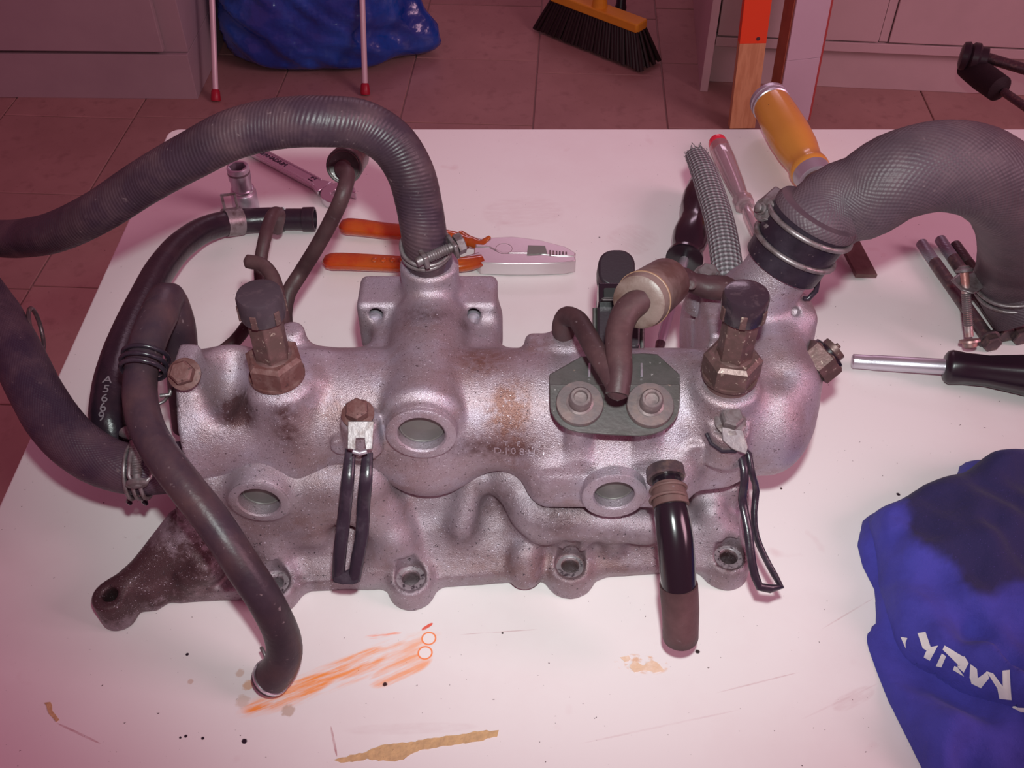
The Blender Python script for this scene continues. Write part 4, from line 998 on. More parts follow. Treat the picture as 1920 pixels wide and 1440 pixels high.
fil = MB().lathe(f0, df, [(0, .0055), (-.0002, .0060), (0, .0106), (.001, .0122), (.006, .0128), (.0065, .0124), (.007, .0128), (lf+.008, .0116), (lf+.010, .0100), (lf+.011, .005)], n=44).build('inline_filter', FILT, MAN)
fil['label'] = 'round stained pale plastic filter between the brown pipes'
MB().lathe(f0+df*.006, df, [(0, .0126), (.0004, .0131), (.0012, .0131), (.0016, .0126)], n=44).build('filter_seam', mat('brown_seam', (.28, .16, .10), .5), fil)
hose('filter_pipe', [(1250, 530, .143), (1282, 522, .136), (1298, 530, .133), (1325, 538, .132), (1355, 540, .131), (1385, 556, .126)], [.0058, .0060, .0056, .0066, .0070, .0066], RUB_D, 'brown pipe joining the filter to the block behind the right sensor', n=24, squash=.9)
MB().lathe(P(1296, 534, .140), CN, [(0, .0022), (.0006, .0024), (.0009, .0016), (.0006, .0001)], n=18).build('pipe_stud', RUB_D, fil)

# black connector behind the plate
k0 = P(1154, 585, .118); axv = (P(1154, 480, .128)-P(1156, 650, .105)).normalized(); axn = axv.cross(XA).normalized()*-1
if axn.dot(CN) < 0: axn = -axn
def slab(c, w, l, th, r=.3, n=8):
    pts = []
    for sx, sy, a0 in ((1, 1, 0), (-1, 1, 90), (-1, -1, 180), (1, -1, 270)):
        for k in range(n+1):
            a = math.radians(a0+90*k/n); rr = w*r
            pts.append(c+XA*(sx*(w-rr)+rr*math.cos(a))+axv*(sy*(l-rr)+rr*math.sin(a))-axn*th/2)
    return MB().prism(pts, axn*th)
con = slab(P(1154, 512, .126), .0092, .0100, .014, .85).build('plug_connector', BLACKM, MAN, bevel=.0012)
con['label'] = 'black plastic electrical connector standing behind the twin pipes'
slab(P(1158, 606, .112), .0104, .0150, .012, .25).build('connector_body', BLACKM, con, bevel=.001)
slab(P(1144, 556, .124), .0062, .0050, .012, .1).build('connector_latch', BLACK, con, bevel=.0006)
slab(P(1146, 550, .130), .0036, .0026, .0012, .2).build('latch_window', mat('latch_dark', (.004, .003, .004), .6), con)
slab(P(1148, 561, .1308), .0052, .0006, .0014, .2).build('latch_bar', STEEL, con)
for px in (1115, 1204): hose('connector_guide', [(px, 578, .115), (px, 655, .104)], .0011, OLIVE, parent=con, n=8)
# ------------------------------------------------------------------ tools lying on the table
def flat_axes(a, b):
    d = (b-a); d.z = 0; L = d.length; d.normalize(); n = UP.cross(d)
    return d, n, L
# open-ended spanner
a, b = P(424, 262, 0), P(634, 373, 0); d, n, L = flat_axes(a, b)
sp = thing('open_ended_spanner', (a+b)/2, 'chrome open-ended spanner lying on the table behind the arched hose', 'spanner')
def flat(pts, z0, z1, o=a, d=d, n=n): return MB().prism([o+d*x+n*y+UP*z0 for x, y in pts], UP*(z1-z0))
L0 = L
flat([(.006, -.0056), (L0*.5, -.0050), (L0-.022, -.0054), (L0-.013, -.0085), (L0-.013, .0085), (L0-.022, .0054), (L0*.5, .0050), (.006, .0056)], .0010, .0060).build('shaft', CHROME, sp, bevel=.0012)
for s in (-1, 1):
    flat([(.015, s*.0042-.0007), (L0-.022, s*.0042-.0007), (L0-.022, s*.0042+.0007), (.015, s*.0042+.0007)], .0058, .0068).build('shaft_rib', CHROME, sp, bevel=.0003)
def jaw(cx, flip, R, w, ang):
    pts = []
    for k in range(25):
        t = math.radians(ang)+math.radians(38)+math.radians(284)*k/24
        pts.append((cx+math.cos(t)*R, math.sin(t)*R))
    t = math.radians(ang); u = (math.cos(t), math.sin(t)); v = (-u[1], u[0])
    dp = R*.32
    for (x, y) in ((R*.93, -w), (-dp+w*.5, -w), (-dp, -w*.5), (-dp, w*.5), (-dp+w*.5, w), (R*.93, w)):
        pts.append((cx+u[0]*x+v[0]*y, u[1]*x+v[1]*y))
    return pts
flat(jaw(L0+.001, 1, .0135, .0056, 12), .0, .0068).build('open_jaw', CHROME, sp, bevel=.0008)
flat(jaw(0, 1, .0120, .0050, 195), .0, .0068).build('open_jaw', CHROME, sp, bevel=.0008)
ENG = mat('engraved_dark_lettering', (.05, .02, .05), .5)
text_part('CHROME', .0056, .0002, a+d*.0365+UP*.0062, d, UP, ENG, sp, 'stamped_lettering')
text_part('VANADIUM', .0056, .0002, a+d*.0610+UP*.0062, d, UP, ENG, sp, 'stamped_lettering')
text_part('12', .0066, .0002, a+d*(L0-.028)+UP*.0062, n, UP, ENG, sp, 'stamped_lettering')

# socket standing on end
c = P(463, 392, 0); so = thing('socket', c, 'small chrome hexagon socket standing upright behind the clamped black hose', 'socket')
MB().lathe(c, UP, [(0, .0070), (0, .0092), (.0006, .0096), (.0185, .0096), (.0190, .0092), (.020, .0084)], n=40).build('drive_end', BRUSH, so)
MB().lathe(c, UP, [(.0195, .0078), (.0200, .0084), (.0215, .0088), (.0225, .0086), (.0225, .0074)], n=40, ring=True).build('collar', CHROME, so)
rg = []
body = MB().lathe(c, UP, [(.0215, .0076), (.032, .0076), (.0325, .0082), (.0440, .0082), (.0450, .0078), (.0452, .0068)], n=40)
x, y = XA, BK
hexr = lambda z, r: [c+UP*z+x*math.cos(2*math.pi*k/40)*rr+y*math.sin(2*math.pi*k/40)*rr for k in range(40) for rr in [r*math.cos(math.pi/6)/math.cos((2*math.pi*k/40) % (math.pi/3)-math.pi/6)]]
body = MB().ring_loft([[c+UP*z+x*math.cos(2*math.pi*k/40)*r+y*math.sin(2*math.pi*k/40)*r for k in range(40)] for z, r in [(.0215, .0076), (.032, .0076), (.0325, .0082), (.0440, .0082), (.0450, .0078), (.0452, .0066)]]+[hexr(.0448, .0064), hexr(.033, .0062)])
body.build('hex_mouth', BRUSH, so, auto=35)
SOCKD = mat('socket_inside', (.03, .02, .025), .5, .3)
MB().ring_loft([hexr(.0330, .0061), hexr(.0332, .0061)]).build('socket_bottom', SOCKD, so)
so.scale = (1, 1, .84)
ENG2 = mat('etched_ring_marks', (.22, .18, .20), .5, .5)
MB().lathe(c, UP, [(.0385, .0082), (.0386, .0083), (.0405, .0083), (.0406, .0082)], n=40, ring=True).build('etched_band', ENG2, so)

# combination pliers
plr = thing('combination_pliers', P(880, 480, 0), 'combination pliers with amber plastic grips lying behind the manifold', 'pliers')
PLM = mat('polished_plier_steel', (.62, .55, .57), .30, .75, bump=[(600, .1, .0003)])
PLM2 = mat('ground_plier_edge', (.40, .40, .46), .35, .8, bump=[(900, .3, .0003)])
GRIP = mat('amber_grip_plastic', (.72, .15, .02), .14, 0, trans=.55, coat=.5, var=((.62, .05, .015), 40, .45, .65))
hz = .0115
top = lambda l: [P(x, y, hz) for x, y in l]
MB().prism(top([(890, 452), (905, 446), (960, 443), (1010, 449), (1060, 462), (1080, 474), (1078, 480), (1040, 479), (1000, 474), (985, 474), (940, 474), (918, 463), (892, 462)]), Vector((0, 0, -.0105))).build('upper_jaw', PLM, plr, bevel=.0008)
MB().prism(top([(890, 463), (918, 464), (940, 475), (985, 475), (1000, 475), (1040, 480), (1078, 481), (1080, 488), (1060, 492), (1000, 494), (955, 494), (900, 492), (888, 480)]), Vector((0, 0, -.0105))).build('lower_jaw', PLM, plr, bevel=.0006)
ec = P(945, 466, hz)
MB().lathe(ec-UP*.0004, UP, [(0, .0001), (0, .0060), (.0005, .0060), (.0006, .0057), (.0003, .0056), (.0003, .0001)], n=36).build('pivot', PLM, plr)
MB().prism([P(x, y, hz+.0001) for x, y in [(990, 461), (1022, 462), (1026, 476), (988, 478)]], UP*.0006).build('cutter_recess', mat('recess_grey', (.22, .22, .20), .5, .4), plr, smooth=False)
for k in range(6):
    x0_ = 1030+k*6; MB().prism([P(x0_, 470+k*.6, hz+.0001), P(x0_+3, 470+k*.6, hz+.0001), P(x0_+3, 479-k*.4, hz+.0001), P(x0_, 479-k*.4, hz+.0001)], UP*.0005).build('jaw_tooth', DARKSTEEL, plr, smooth=False)
MB().prism([P(960, 497, .006), P(985, 497, .006), P(985, 509, .001), P(960, 509, .001)], CN*.0012).build('wire_notch', DARKSTEEL, plr, smooth=False)
MB().prism([P(1000, 496, .008), P(1078, 487, .009), P(1076, 498, .002), P(1040, 506, .001), P(1000, 508, .001)], CN*.0008).build('cutting_bevel', PLM2, plr, smooth=False)
def grip(l, r, nm='grip'):
    return MB().tube(T4(l), r, n=24, squash=.75, round_end=(.008, 0), step=.003).build(nm, GRIP, plr)
g1 = grip([(633, 424, .0090), (660, 425, .0092), (720, 432, .0092), (790, 438, .0092), (850, 447, .0092), (880, 455, .0092)], [.0072, .0074, .0070, .0066, .0062, .0052])
g1['label'] = 'amber upper grip with a brown cast'
g2 = grip([(602, 491, .0090), (630, 490, .0092), (690, 492, .0092), (750, 495, .0092), (830, 497, .0092), (880, 494, .0092), (905, 488, .0092)], [.0068, .0072, .0070, .0066, .0064, .0060, .0050])
MB().tube(T4([(862, 440, .0095), (885, 454, .0095), (905, 458, .0095), (918, 444, .012)]), [.0040, .0045, .0040, .0015], n=16, squash=.8).build('handle_guard', GRIP, plr)
for k in range(6):
    p = P(702+k*17, 486, .0148); MB().lathe(p, UP, [(-.001, .0022), (0, .0022), (.0006, .0014), (.0008, .0001)], n=14).build('grip_bump', GRIP, g2)
MB().tube(T4([(858, 446, .0085), (900, 458, .0085)]), .0042, n=12, squash=.9).build('handle_tang', PLM, plr)
MB().tube(T4([(858, 496, .0085), (900, 484, .0085)]), .0046, n=12, squash=.9).build('handle_tang', PLM, plr)

# black fluted screwdriver
s_a, s_b, s_c = P(1322, 338, .0150), P(1283, 487, .0150), P(1233, 664, .0045)
dS = (s_b-s_a).normalized(); LS = (s_b-s_a).length
sd1 = thing('black_screwdriver', P(1280, 480, 0), 'screwdriver with a glossy black waisted handle lying behind the braided sleeve', 'screwdriver')
MB().lathe(s_a, dS, [(0, .0001), (.0004, .006), (.003, .0095), (.010, .0120), (LS*.28, .0136), (LS*.42, .0128), (LS*.52, .0106), (LS*.62, .0118), (LS*.75, .0130), (LS*.86, .0112), (LS*.93, .0086), (LS*.955, .0088), (LS*.965, .0128), (LS*.995, .0130), (LS, .0118), (LS, .0001)], n=48, lobes=(5, .035, .008, LS*.88)).build('handle', BLACK, sd1, auto=60)
dC2 = (s_c-s_b).normalized(); LC = (s_c-s_b).length
MB().lathe(s_b-dC2*.004, dC2, [(0, .0001), (0, .0032), (LC-.012, .0032), (LC-.011, .0030), (LC-.002, .0022), (LC, .0012), (LC, .0001)], n=20).build('shaft', BRUSH, sd1)
MB().lathe(s_c-dC2*.010, dC2, [(0, .0032), (.0005, .0033), (.010, .0022), (.0105, .0001)], n=20).build('dark_tip', DARKSTEEL, sd1)

# clear mains tester
t_a, t_b, t_c = P(1346, 268, .0085), P(1398, 388, .0085), P(1440, 492, .0035)
dT = (t_b-t_a).normalized(); LT = (t_b-t_a).length
CLEAR = mat('clear_tester_plastic', (.80, .62, .66), .08, 0, trans=.75, coat=.3)
tst = thing('voltage_tester', P(1385, 370, 0), 'clear plastic voltage tester screwdriver with a red end cap lying beside the braided sleeve', 'screwdriver')
MB().lathe(t_a, dT, [(.004, .0001), (.004, .0074), (.006, .0080), (LT*.3, .0082), (LT*.5, .0074), (LT*.7, .0066), (LT*.82, .0056), (LT*.88, .0048), (LT*.97, .0048), (LT, .0046), (LT, .0001)], n=40, lobes=(6, .03, .008, LT*.8)).build('handle', CLEAR, tst)
MB().lathe(t_a-dT*.004, dT, [(0, .0001), (.0002, .005), (.0018, .0070), (.008, .0076), (.009, .0070), (.009, .0001)], n=32).build('red_cap', mat('red_translucent_cap', (.80, .03, .06), .2, 0, coat=.4), tst)
MB().lathe(t_a+dT*.012, dT, [(0, .0001), (0, .0028), (LT*.45, .0026), (LT*.8, .0020), (LT*.8, .0001)], n=20).build('inner_lamp', CHROME, tst)
MB().hexp(t_b-dT*.010, dT, .0078, .0090, n=8).build('hex_collar', CLEAR, tst, bevel=.0006)
dT2 = (t_c-t_b).normalized(); LT2 = (t_c-t_b).length
MB().lathe(t_b-dT2*.004, dT2, [(0, .0001), (0, .0034), (.012, .0040), (.014, .0046), (.030, .0044), (LT2, .0030), (LT2, .0001)], n=24).build('clear_sleeve', CLEAR, tst)
MB().lathe(t_b, dT2, [(0, .0001), (0, .0014), (LT2+.002, .0014), (LT2+.006, .0006), (LT2+.006, .0001)], n=16).build('blade', CHROME, tst)

# file / scraper with an ochre wooden handle, overhanging the far edge
w_a, w_b = P(1443, 190, .0260), P(1522, 326, .0200); w_c = P(1626, 526, .0030)
dW = (w_b-w_a).normalized(); LW = (w_b-w_a).length
fl_ = thing('wood_handled_scraper', P(1500, 300, 0), 'ochre wooden-handled scraper with a rusty flat blade crossing the far table edge', 'scraper')
OCHRE = mat('varnished_ochre_wood', (.66, .27, .045), .26, 0, coat=.35, var=((.58, .22, .04), 20, .4, .8), speck=[((.06, .03, .02), 240, .72, .76)])
MB().lathe(w_a, dW, [(.004, .0001), (.004, .0150), (.012, .0156), (LW*.25, .0162), (LW*.50, .0166), (LW*.68, .0158), (LW*.82, .0138), (LW*.90, .0135), (LW*.93, .0150), (LW*.97, .0150), (LW*.99, .0138), (LW*.99, .0001)], n=48).build('wooden_handle', OCHRE, fl_)
MB().lathe(w_a-dW*.004, dW, [(.0015, .0001), (.0015, .0118), (.0002, .0125), (0, .0145), (.0012, .0158), (.0050, .0160), (.0060, .0152), (.0085, .0152), (.0100, .0160), (.0110, .0150), (.0110, .0001)], n=44).build('butt_ferrule', BRUSH, fl_)
MB().lathe(w_b-dW*.006, dW, [(0, .0140), (.0006, .0146), (.014, .0132), (.0145, .0120), (.0145, .0001)], n=40).build('neck_ferrule', BRUSH, fl_)
dB2 = (w_c-w_b).normalized(); nB = dB2.cross(XA).normalized(); nB = nB if nB.z > 0 else -nB; sB = nB.cross(dB2)
FILEM = mat('rusty_blade_steel', (.13, .07, .065), .42, .5, var=((.20, .12, .11), 60, .4, .7), bump=[(500, .3, .0004)])
MB().lathe(w_b+dW*.006, dB2, [(0, .0001), (0, .0105), (.012, .0085), (.022, .006), (.022, .0001)], n=28).build('tang', FILEM, fl_)
MB().prism([w_b+dB2*.02+sB*-.0075, w_b+dB2*.02+sB*.0075, w_c+sB*.0072-dB2*.001, w_c-sB*.0072-dB2*.004], nB*.0034).build('flat_blade', FILEM, fl_, bevel=.0005)

# three long bolts
for k, (pa, pb) in enumerate([((1727, 455), (1857, 640)), ((1762, 448), (1884, 622)), ((1790, 458), (1912, 628))]):
    hh = [.0062, .0062, .0062][k]
    A_ = P(*pa, hh); B_ = P(*pb, hh); dd = (B_-A_).normalized(); LL = (B_-A_).length
    bt = thing('long_bolt', B_-UP*hh, ['long flanged bolt, leftmost of the three, its grey thread end nearest the scraper blade', 'long flanged bolt in the middle of the three under the radiator hose', 'darkest long flanged bolt, rightmost of the three under the radiator hose'][k], 'bolt', 'long bolts beside the radiator hose')
    BM = [STEEL, STEEL, DARKSTEEL][k]
    MB().lathe(A_, dd, [(0, .0001), (0, .0034), (.0008, .0040), (.022, .0040), (.0225, .0037)], n=24).build('threaded_end', mat('grey_thread_%s' % ['pale', 'mid', 'dark'][k], [(.30, .30, .34), (.28, .28, .32), (.10, .075, .08)][k], .4, .7, pattern='rings'), bt)
    MB().lathe(A_+dd*.022, dd, [(0, .0001), (0, .0037), (.0005, .0042), (LL-.028, .0042), (LL-.024, .0044), (LL-.024, .0001)], n=24).build('shank', [DARKSTEEL, DARKSTEEL, mat('black_shank', (.05, .03, .03), .35, .6, var=((.22, .07, .03), 70, .5, .7))][k], bt)
    MB().lathe(B_-dd*.003, dd, [(0, .0042), (0, .0070), (.0012, .0072), (.002, .0060)], n=28).hexp(B_-dd*.0015, dd, .0062, .0056, rot=.2).build('flange_head', DARKSTEEL, bt, auto=30)

# socket driver at the right
r_a, r_b, r_c = P(1597, 677, .0065), P(1780, 688, .0120), P(2010, 712, .0165)
dR = (r_b-r_a).normalized(); LR = (r_b-r_a).length
drv = thing('socket_driver', P(1780, 690, 0), 'nut driver with a satin steel shaft and black handle at the right table edge', 'screwdriver')
MB().lathe(r_a, dR, [(0, .0001), (0, .0036), (.001, .0046), (.012, .0046), (.0125, .0049), (LR, .0049), (LR, .0001)], n=28).build('shaft', BRUSH, drv)
MB().box(r_a+dR*.006+UP*.0032, (dR, UP.cross(dR), UP), .006, .0026, .0008).build('square_drive_flat', CHROME, drv, bevel=.0003)
MB().lathe(r_a+dR*.0132+UP*.0038, UP, [(0, .0012), (.0006, .0010), (.0009, .0001)], n=12).build('detent_ball', CHROME, drv)
dR2 = (r_c-r_b).normalized(); LR2 = (r_c-r_b).length
HM = mat('soft_black_handle', (.016, .007, .014), .32, 0, bump=[(300, .1, .0004)])
MB().lathe(r_b-dR2*.003, dR2, [(0, .0001), (0, .0075), (.0015, .0098), (.004, .0108), (.012, .0096), (.025, .0094), (.045, .0120), (.065, .0150), (LR2, .0155), (LR2+.004, .0120), (LR2+.004, .0001)], n=48, lobes=(6, .05, .006, LR2)).build('handle', HM, drv, auto=60)
# ------------------------------------------------------------------ blue sweatshirt, folded, dark wet patch and white print
def inside(poly, x, y):
    r = False; n = len(poly); j = n-1
    for i in range(n):
        xi, yi = poly[i]; xj, yj = poly[j]
        if (yi > y) != (yj > y) and x < (xj-xi)*(y-yi)/(yj-yi)+xi: r = not r
        j = i
    return r
def grid_cloth(name, outline, height, m, par, fold, base=None, step=.0035, edge_w=.028, z0=.0008):
    """a puffed layer of cloth: outline on the table seen from above, height rising from its rolled edge"""
    pts = np.array([(p.x, p.y) for p in outline]); N_ = len(pts)
    x0_, y0_ = pts.min(0); x1_, y1_ = pts.max(0)
    xs = np.arange(x0_, x1_+step, step); ys = np.arange(y0_, y1_+step, step)
    X, Y = np.meshgrid(xs, ys, indexing='ij'); ins = np.zeros(X.shape, bool); dm = np.full(X.shape, 1e9); nx_ = X.copy(); ny_ = Y.copy()
    for i in range(N_):
        a = pts[i]; b = pts[(i+1) % N_]; e = b-a; t = np.clip(((X-a[0])*e[0]+(Y-a[1])*e[1])/(e@e), 0, 1)
        qx = a[0]+t*e[0]; qy = a[1]+t*e[1]; dd = (X-qx)**2+(Y-qy)**2; m_ = dd < dm; dm[m_] = dd[m_]; nx_[m_] = qx[m_]; ny_[m_] = qy[m_]
        c = (a[1] > Y) != (b[1] > Y)
        with np.errstate(divide='ignore', invalid='ignore'): ins ^= c & (X < e[0]*(Y-a[1])/(e[1] if e[1] else 1e-9)+a[0])
    dm = np.sqrt(dm); keep = ins | (dm < step*1.05)
    snap = ~ins & keep; X[snap] = nx_[snap]; Y[snap] = ny_[snap]; dm[snap] = 0
    bm = bmesh.new(); V = {}
    for i, j in np.argwhere(keep):
        x, y, dd = X[i, j], Y[i, j], dm[i, j]
        s = min(dd/edge_w, 1); prof = math.sqrt(max(1-(1-s)**2, 0))
        bz = base(x, y) if base else 0
        z = bz+z0+prof*max(height+fold(x, y), height*.35)
        V[i, j] = bm.verts.new((x, y, TZ+z))
    for (i, j) in list(V):
        q = [(i, j), (i+1, j), (i+1, j+1), (i, j+1)]
        if all(k in V for k in q): bm.faces.new([V[k] for k in q])
    # skirt down to what the layer lies on, rolled under
    be = [e for e in bm.edges if e.is_boundary]
    r = bmesh.ops.extrude_edge_only(bm, edges=be); nv = [g for g in r['geom'] if isinstance(g, bmesh.types.BMVert)]
    for v in nv: v.co.z -= .004 if base else min(.004, v.co.z-TZ-.0002)
    for v in nv: v.co.z = max(v.co.z, TZ+.0003)
    bmesh.ops.recalc_face_normals(bm, faces=bm.faces)
    bmesh.ops.smooth_vert(bm, verts=[v for v in bm.verts if v not in nv], factor=.4, use_axis_x=True, use_axis_y=True, use_axis_z=True)
    tree = BVHTree.FromBMesh(bm)
    me = bpy.data.meshes.new(name); off = Vector(par['_base'])
    col = [v.co.copy() for v in bm.verts]
    for v in bm.verts: v.co -= off
    bm.to_mesh(me); bm.free(); me.shade_smooth(); me.materials.append(m)
    o = bpy.data.objects.new(name, me); COL.objects.link(o); o.parent = par; o['_base'] = tuple(off)
    return o, tree, col
shirt = thing('blue_sweatshirt', P(1800, 1150, 0), 'crumpled blue sweatshirt with a dark wet patch and white letters on the table', 'sweatshirt')
CLOTH = mat('blue_jersey_cloth', (.050, .046, .34), .9, 0, sheen=.04, bump=[(1400, .5, .0005), (120, .5, .002), (40, .4, .004)], var=((.034, .030, .25), 40, .4, .7), attr=[('wet', (.016, .012, .075))], speck=[((.10, .06, .30), 1500, .68, .76)])
def foldfn(seed, amp, lines):
    def f_(x, y):
        z = amp*noise.noise(Vector((x*22+seed, y*22, seed)))+amp*.35*noise.noise(Vector((x*60+seed, y*60, seed)))
        z += amp*.42*(1-3*abs(noise.noise(Vector((x*34+y*12+seed, y*24-x*10, seed+5)))))
        for (ax, ay, bx, by, w, h_) in lines:
            ex, ey = bx-ax, by-ay; t = max(0, min(1, ((x-ax)*ex+(y-ay)*ey)/(ex*ex+ey*ey)))
            d_ = math.hypot(x-ax-t*ex, y-ay-t*ey); z += h_*math.exp(-(d_/w)**2)
        return z
    return f_
def ln(p0, p1, w, h_, hh=.04):
    a = P(*p0, hh); b = P(*p1, hh); return (a.x, a.y, b.x, b.y, w, h_)
oh = .006
lower_out = [P(x, y, oh) for x, y in [(1635, 955), (1622, 965), (1612, 1010), (1622, 1050), (1645, 1095), (1648, 1150), (1630, 1180), (1632, 1200), (1650, 1250), (1672, 1305), (1700, 1360), (1725, 1410), (1750, 1460), (2150, 1640), (2300, 1300), (2250, 900), (2050, 840), (1830, 856), (1805, 862), (1798, 885), (1700, 930)]]
low_f = foldfn(3.1, .007, [ln((1650, 1200), (1700, 1330), .004, .004), ln((1710, 1240), (1740, 1400), .006, .005), ln((1840, 1360), (1900, 1420), .006, -.006), ln((1680, 1180), (1720, 1260), .003, -.004), ln((1660, 1170), (1760, 1250), .006, -.006, .02), ln((1760, 1250), (1860, 1330), .006, -.007, .02), ln((1790, 1340), (1770, 1440), .010, .006, .02), ln((1800, 1350), (1900, 1320), .010, .006, .02)])
base_o, T_b, _ = grid_cloth('under_layer', lower_out, .009, CLOTH, shirt, low_f, edge_w=.016)
def base_h(x, y):
    l, nn, i, d_ = T_b.ray_cast(Vector((x, y, TZ+.3)), Vector((0, 0, -1)))
    return max(l.z-TZ-.002, 0) if l else 0
uh = .012
upper_out = [P(x, y, uh) for x, y in [(1632, 962), (1640, 950), (1665, 942), (1700, 925), (1740, 903), (1765, 888), (1800, 888), (1840, 868), (1900, 852), (2000, 850), (2200, 900), (2280, 1200), (2180, 1450), (2000, 1420), (1920, 1352), (1880, 1330), (1840, 1303), (1800, 1280), (1760, 1252), (1725, 1235), (1700, 1212), (1680, 1175), (1664, 1130), (1655, 1080), (1650, 1030), (1640, 1000)]]
up_f = foldfn(8.3, .0085, [ln((1700, 1100), (1760, 1200), .005, .004), ln((1780, 1000), (1840, 1080), .006, .003), ln((1880, 960), (1960, 1040), .006, -.005), ln((1745, 1180), (1800, 1240), .004, .004), ln((1820, 1200), (1900, 1270), .004, -.004), ln((1860, 880), (1930, 930), .006, -.004), ln((1655, 955), (1700, 1000), .006, .005), ln((1700, 960), (1690, 1020), .005, -.006), ln((1850, 1130), (1920, 1210), .0055, -.010), ln((1865, 1180), (1930, 1270), .0055, .008), ln((1835, 1150), (1900, 1240), .004, -.005), ln((1700, 1180), (1850, 1290), .012, .006), ln((1720, 1220), (1760, 1225), .006, -.004), ln((1900, 1140), (1980, 1160), .01, -.006)])
top_o, T_t, cols = grid_cloth('upper_layer', upper_out, .016, CLOTH, shirt, up_f, base=base_h, edge_w=.013, step=.0026)
wet_poly = [(1660, 935), (1700, 935), (1708, 1000), (1722, 1012), (1745, 1030), (1770, 1045), (1795, 1060), (1800, 1085), (1825, 1110), (1860, 1120), (1880, 1105), (1925, 1090), (2300, 1080), (2300, 800), (1750, 850)]
def to_px(p):
    r = p-CAMP; zc_ = r.dot(Vector((0, S2, -S2))); return 960+FPX*r.x/zc_, 720-FPX*r.dot(CU)/zc_
at = top_o.data.attributes.new('wet', 'FLOAT', 'POINT')
for i, p in enumerate(cols):
    s = 0
    for dx, dy in ((0, 0), (7, 0), (-7, 0), (0, 7), (0, -7)):
        wob = 8*noise.noise(p*90)
        x, y = to_px(p); s += inside(wet_poly, x+dx+wob, y+dy+wob)
    at.data[i].value = s/5
bpy.data.meshes[base_o.data.name].attributes.new('wet', 'FLOAT', 'POINT')
PRINT = mat('white_flock_print', (.74, .70, .70), .7, 0, bump=[(900, .3, .0003)])
def stroke(quad, nm='printed_letter', n=8, m=4):
    """flat print following the cloth: the quad of picture corners is dropped on to the layer"""
    mb = MB(); pts = []
    for i in range(n+1):
        for j in range(m+1):
            u, v = i/n, j/m
            x = (1-u)*((1-v)*quad[0][0]+v*quad[3][0])+u*((1-v)*quad[1][0]+v*quad[2][0])
            y = (1-u)*((1-v)*quad[0][1]+v*quad[3][1])+u*((1-v)*quad[1][1]+v*quad[2][1])
            p, nn = hit(T_t, x, y, .0005, default=None)
            pts.append(p)
    fs = [(i*(m+1)+j, (i+1)*(m+1)+j, (i+1)*(m+1)+j+1, i*(m+1)+j+1) for i in range(n) for j in range(m)]
    fs = [f_ for f_ in fs if all((pts[f_[k]]-pts[f_[(k+1) % 4]]).length < .006 for k in range(4))]
    return pts, fs
def letter(quads, lab=None):
    mb = MB()
    for q in quads:
        pts, fs = stroke([(1640+x*280/1920, 1160+y*210/1440) for x, y in q]); mb.add(pts, fs)
    o = mb.build('printed_letter', PRINT, top_o); return o
letter([[(340, 235), (430, 250), (405, 310), (410, 385)]])
letter([[(555, 190), (660, 175), (725, 365), (625, 385)], [(625, 380), (725, 362), (820, 345), (700, 420)], [(675, 400), (820, 345), (710, 535), (635, 490)]])
letter([[(865, 445), (920, 480), (860, 620), (790, 605)]])
letter([[(900, 345), (1150, 490), (1080, 590), (875, 395)], [(1080, 500), (1160, 480), (1215, 570), (1070, 610)], [(1070, 595), (1215, 565), (1150, 690), (1075, 620)], [(1030, 605), (1070, 620), (1155, 740), (1010, 655)]])
letter([[(1235, 580), (1320, 640), (1330, 760), (1225, 760)], [(1225, 740), (1330, 760), (1375, 890), (1250, 830)], [(1320, 770), (1450, 675), (1480, 760), (1370, 890)], [(1440, 672), (1530, 700), (1680, 900), (1590, 900)], [(1650, 670), (1745, 660), (1765, 1040), (1660, 1030)], [(1585, 890), (1700, 880), (1765, 1040), (1610, 1025)]])
letter([[(1730, 1130), (1950, 1140), (1950, 1200), (1860, 1190)]])
for o_ in list(COL.objects):
    if o_.name.startswith('printed_letter') and o_.data.polygons:
        pass

# ------------------------------------------------------------------ things on the floor behind the table
def floorP(px, py): return P(px, py, F0)
LAM = mat('beige_laminate', (.58, .47, .46), .45, 0, var=((.52, .42, .41), 5, .4, .7))
LAMG = mat('grey_laminate', (.40, .34, .345), .5, 0, var=((.36, .30, .31), 5, .4, .7))
GAPM = mat('door_gap_dark', (.05, .03, .03), .7)
# left cupboard
ang = math.radians(-1.0); lx = Vector((math.cos(ang), math.sin(ang), 0)); ly = Vector((-math.sin(ang), math.cos(ang), 0))
c0 = floorP(371, 186); c0.z = 0
cab = thing('grey_cupboard', c0-lx*.5, 'grey laminate cupboard with a plinth at the upper left behind the table', 'cupboard')
ax = (lx, ly, UP)
MB().box(c0-lx*.62+ly*.26+UP*.055, ax, .62, .26, .055).build('plinth', LAMG, cab, smooth=False, bevel=.001)
MB().box(c0-lx*.62+ly*.275+UP*.51, ax, .62, .265, .398).build('carcass', LAMG, cab, smooth=False, bevel=.001)
MB().box(c0-lx*.665+ly*.001+UP*.512, ax, .615, .008, .392).build('door', LAMG, cab, smooth=False, bevel=.0015)
MB().box(c0-lx*.62+ly*.26+UP*.925, ax, .64, .28, .015).build('top_panel', LAMG, cab, smooth=False, bevel=.002)
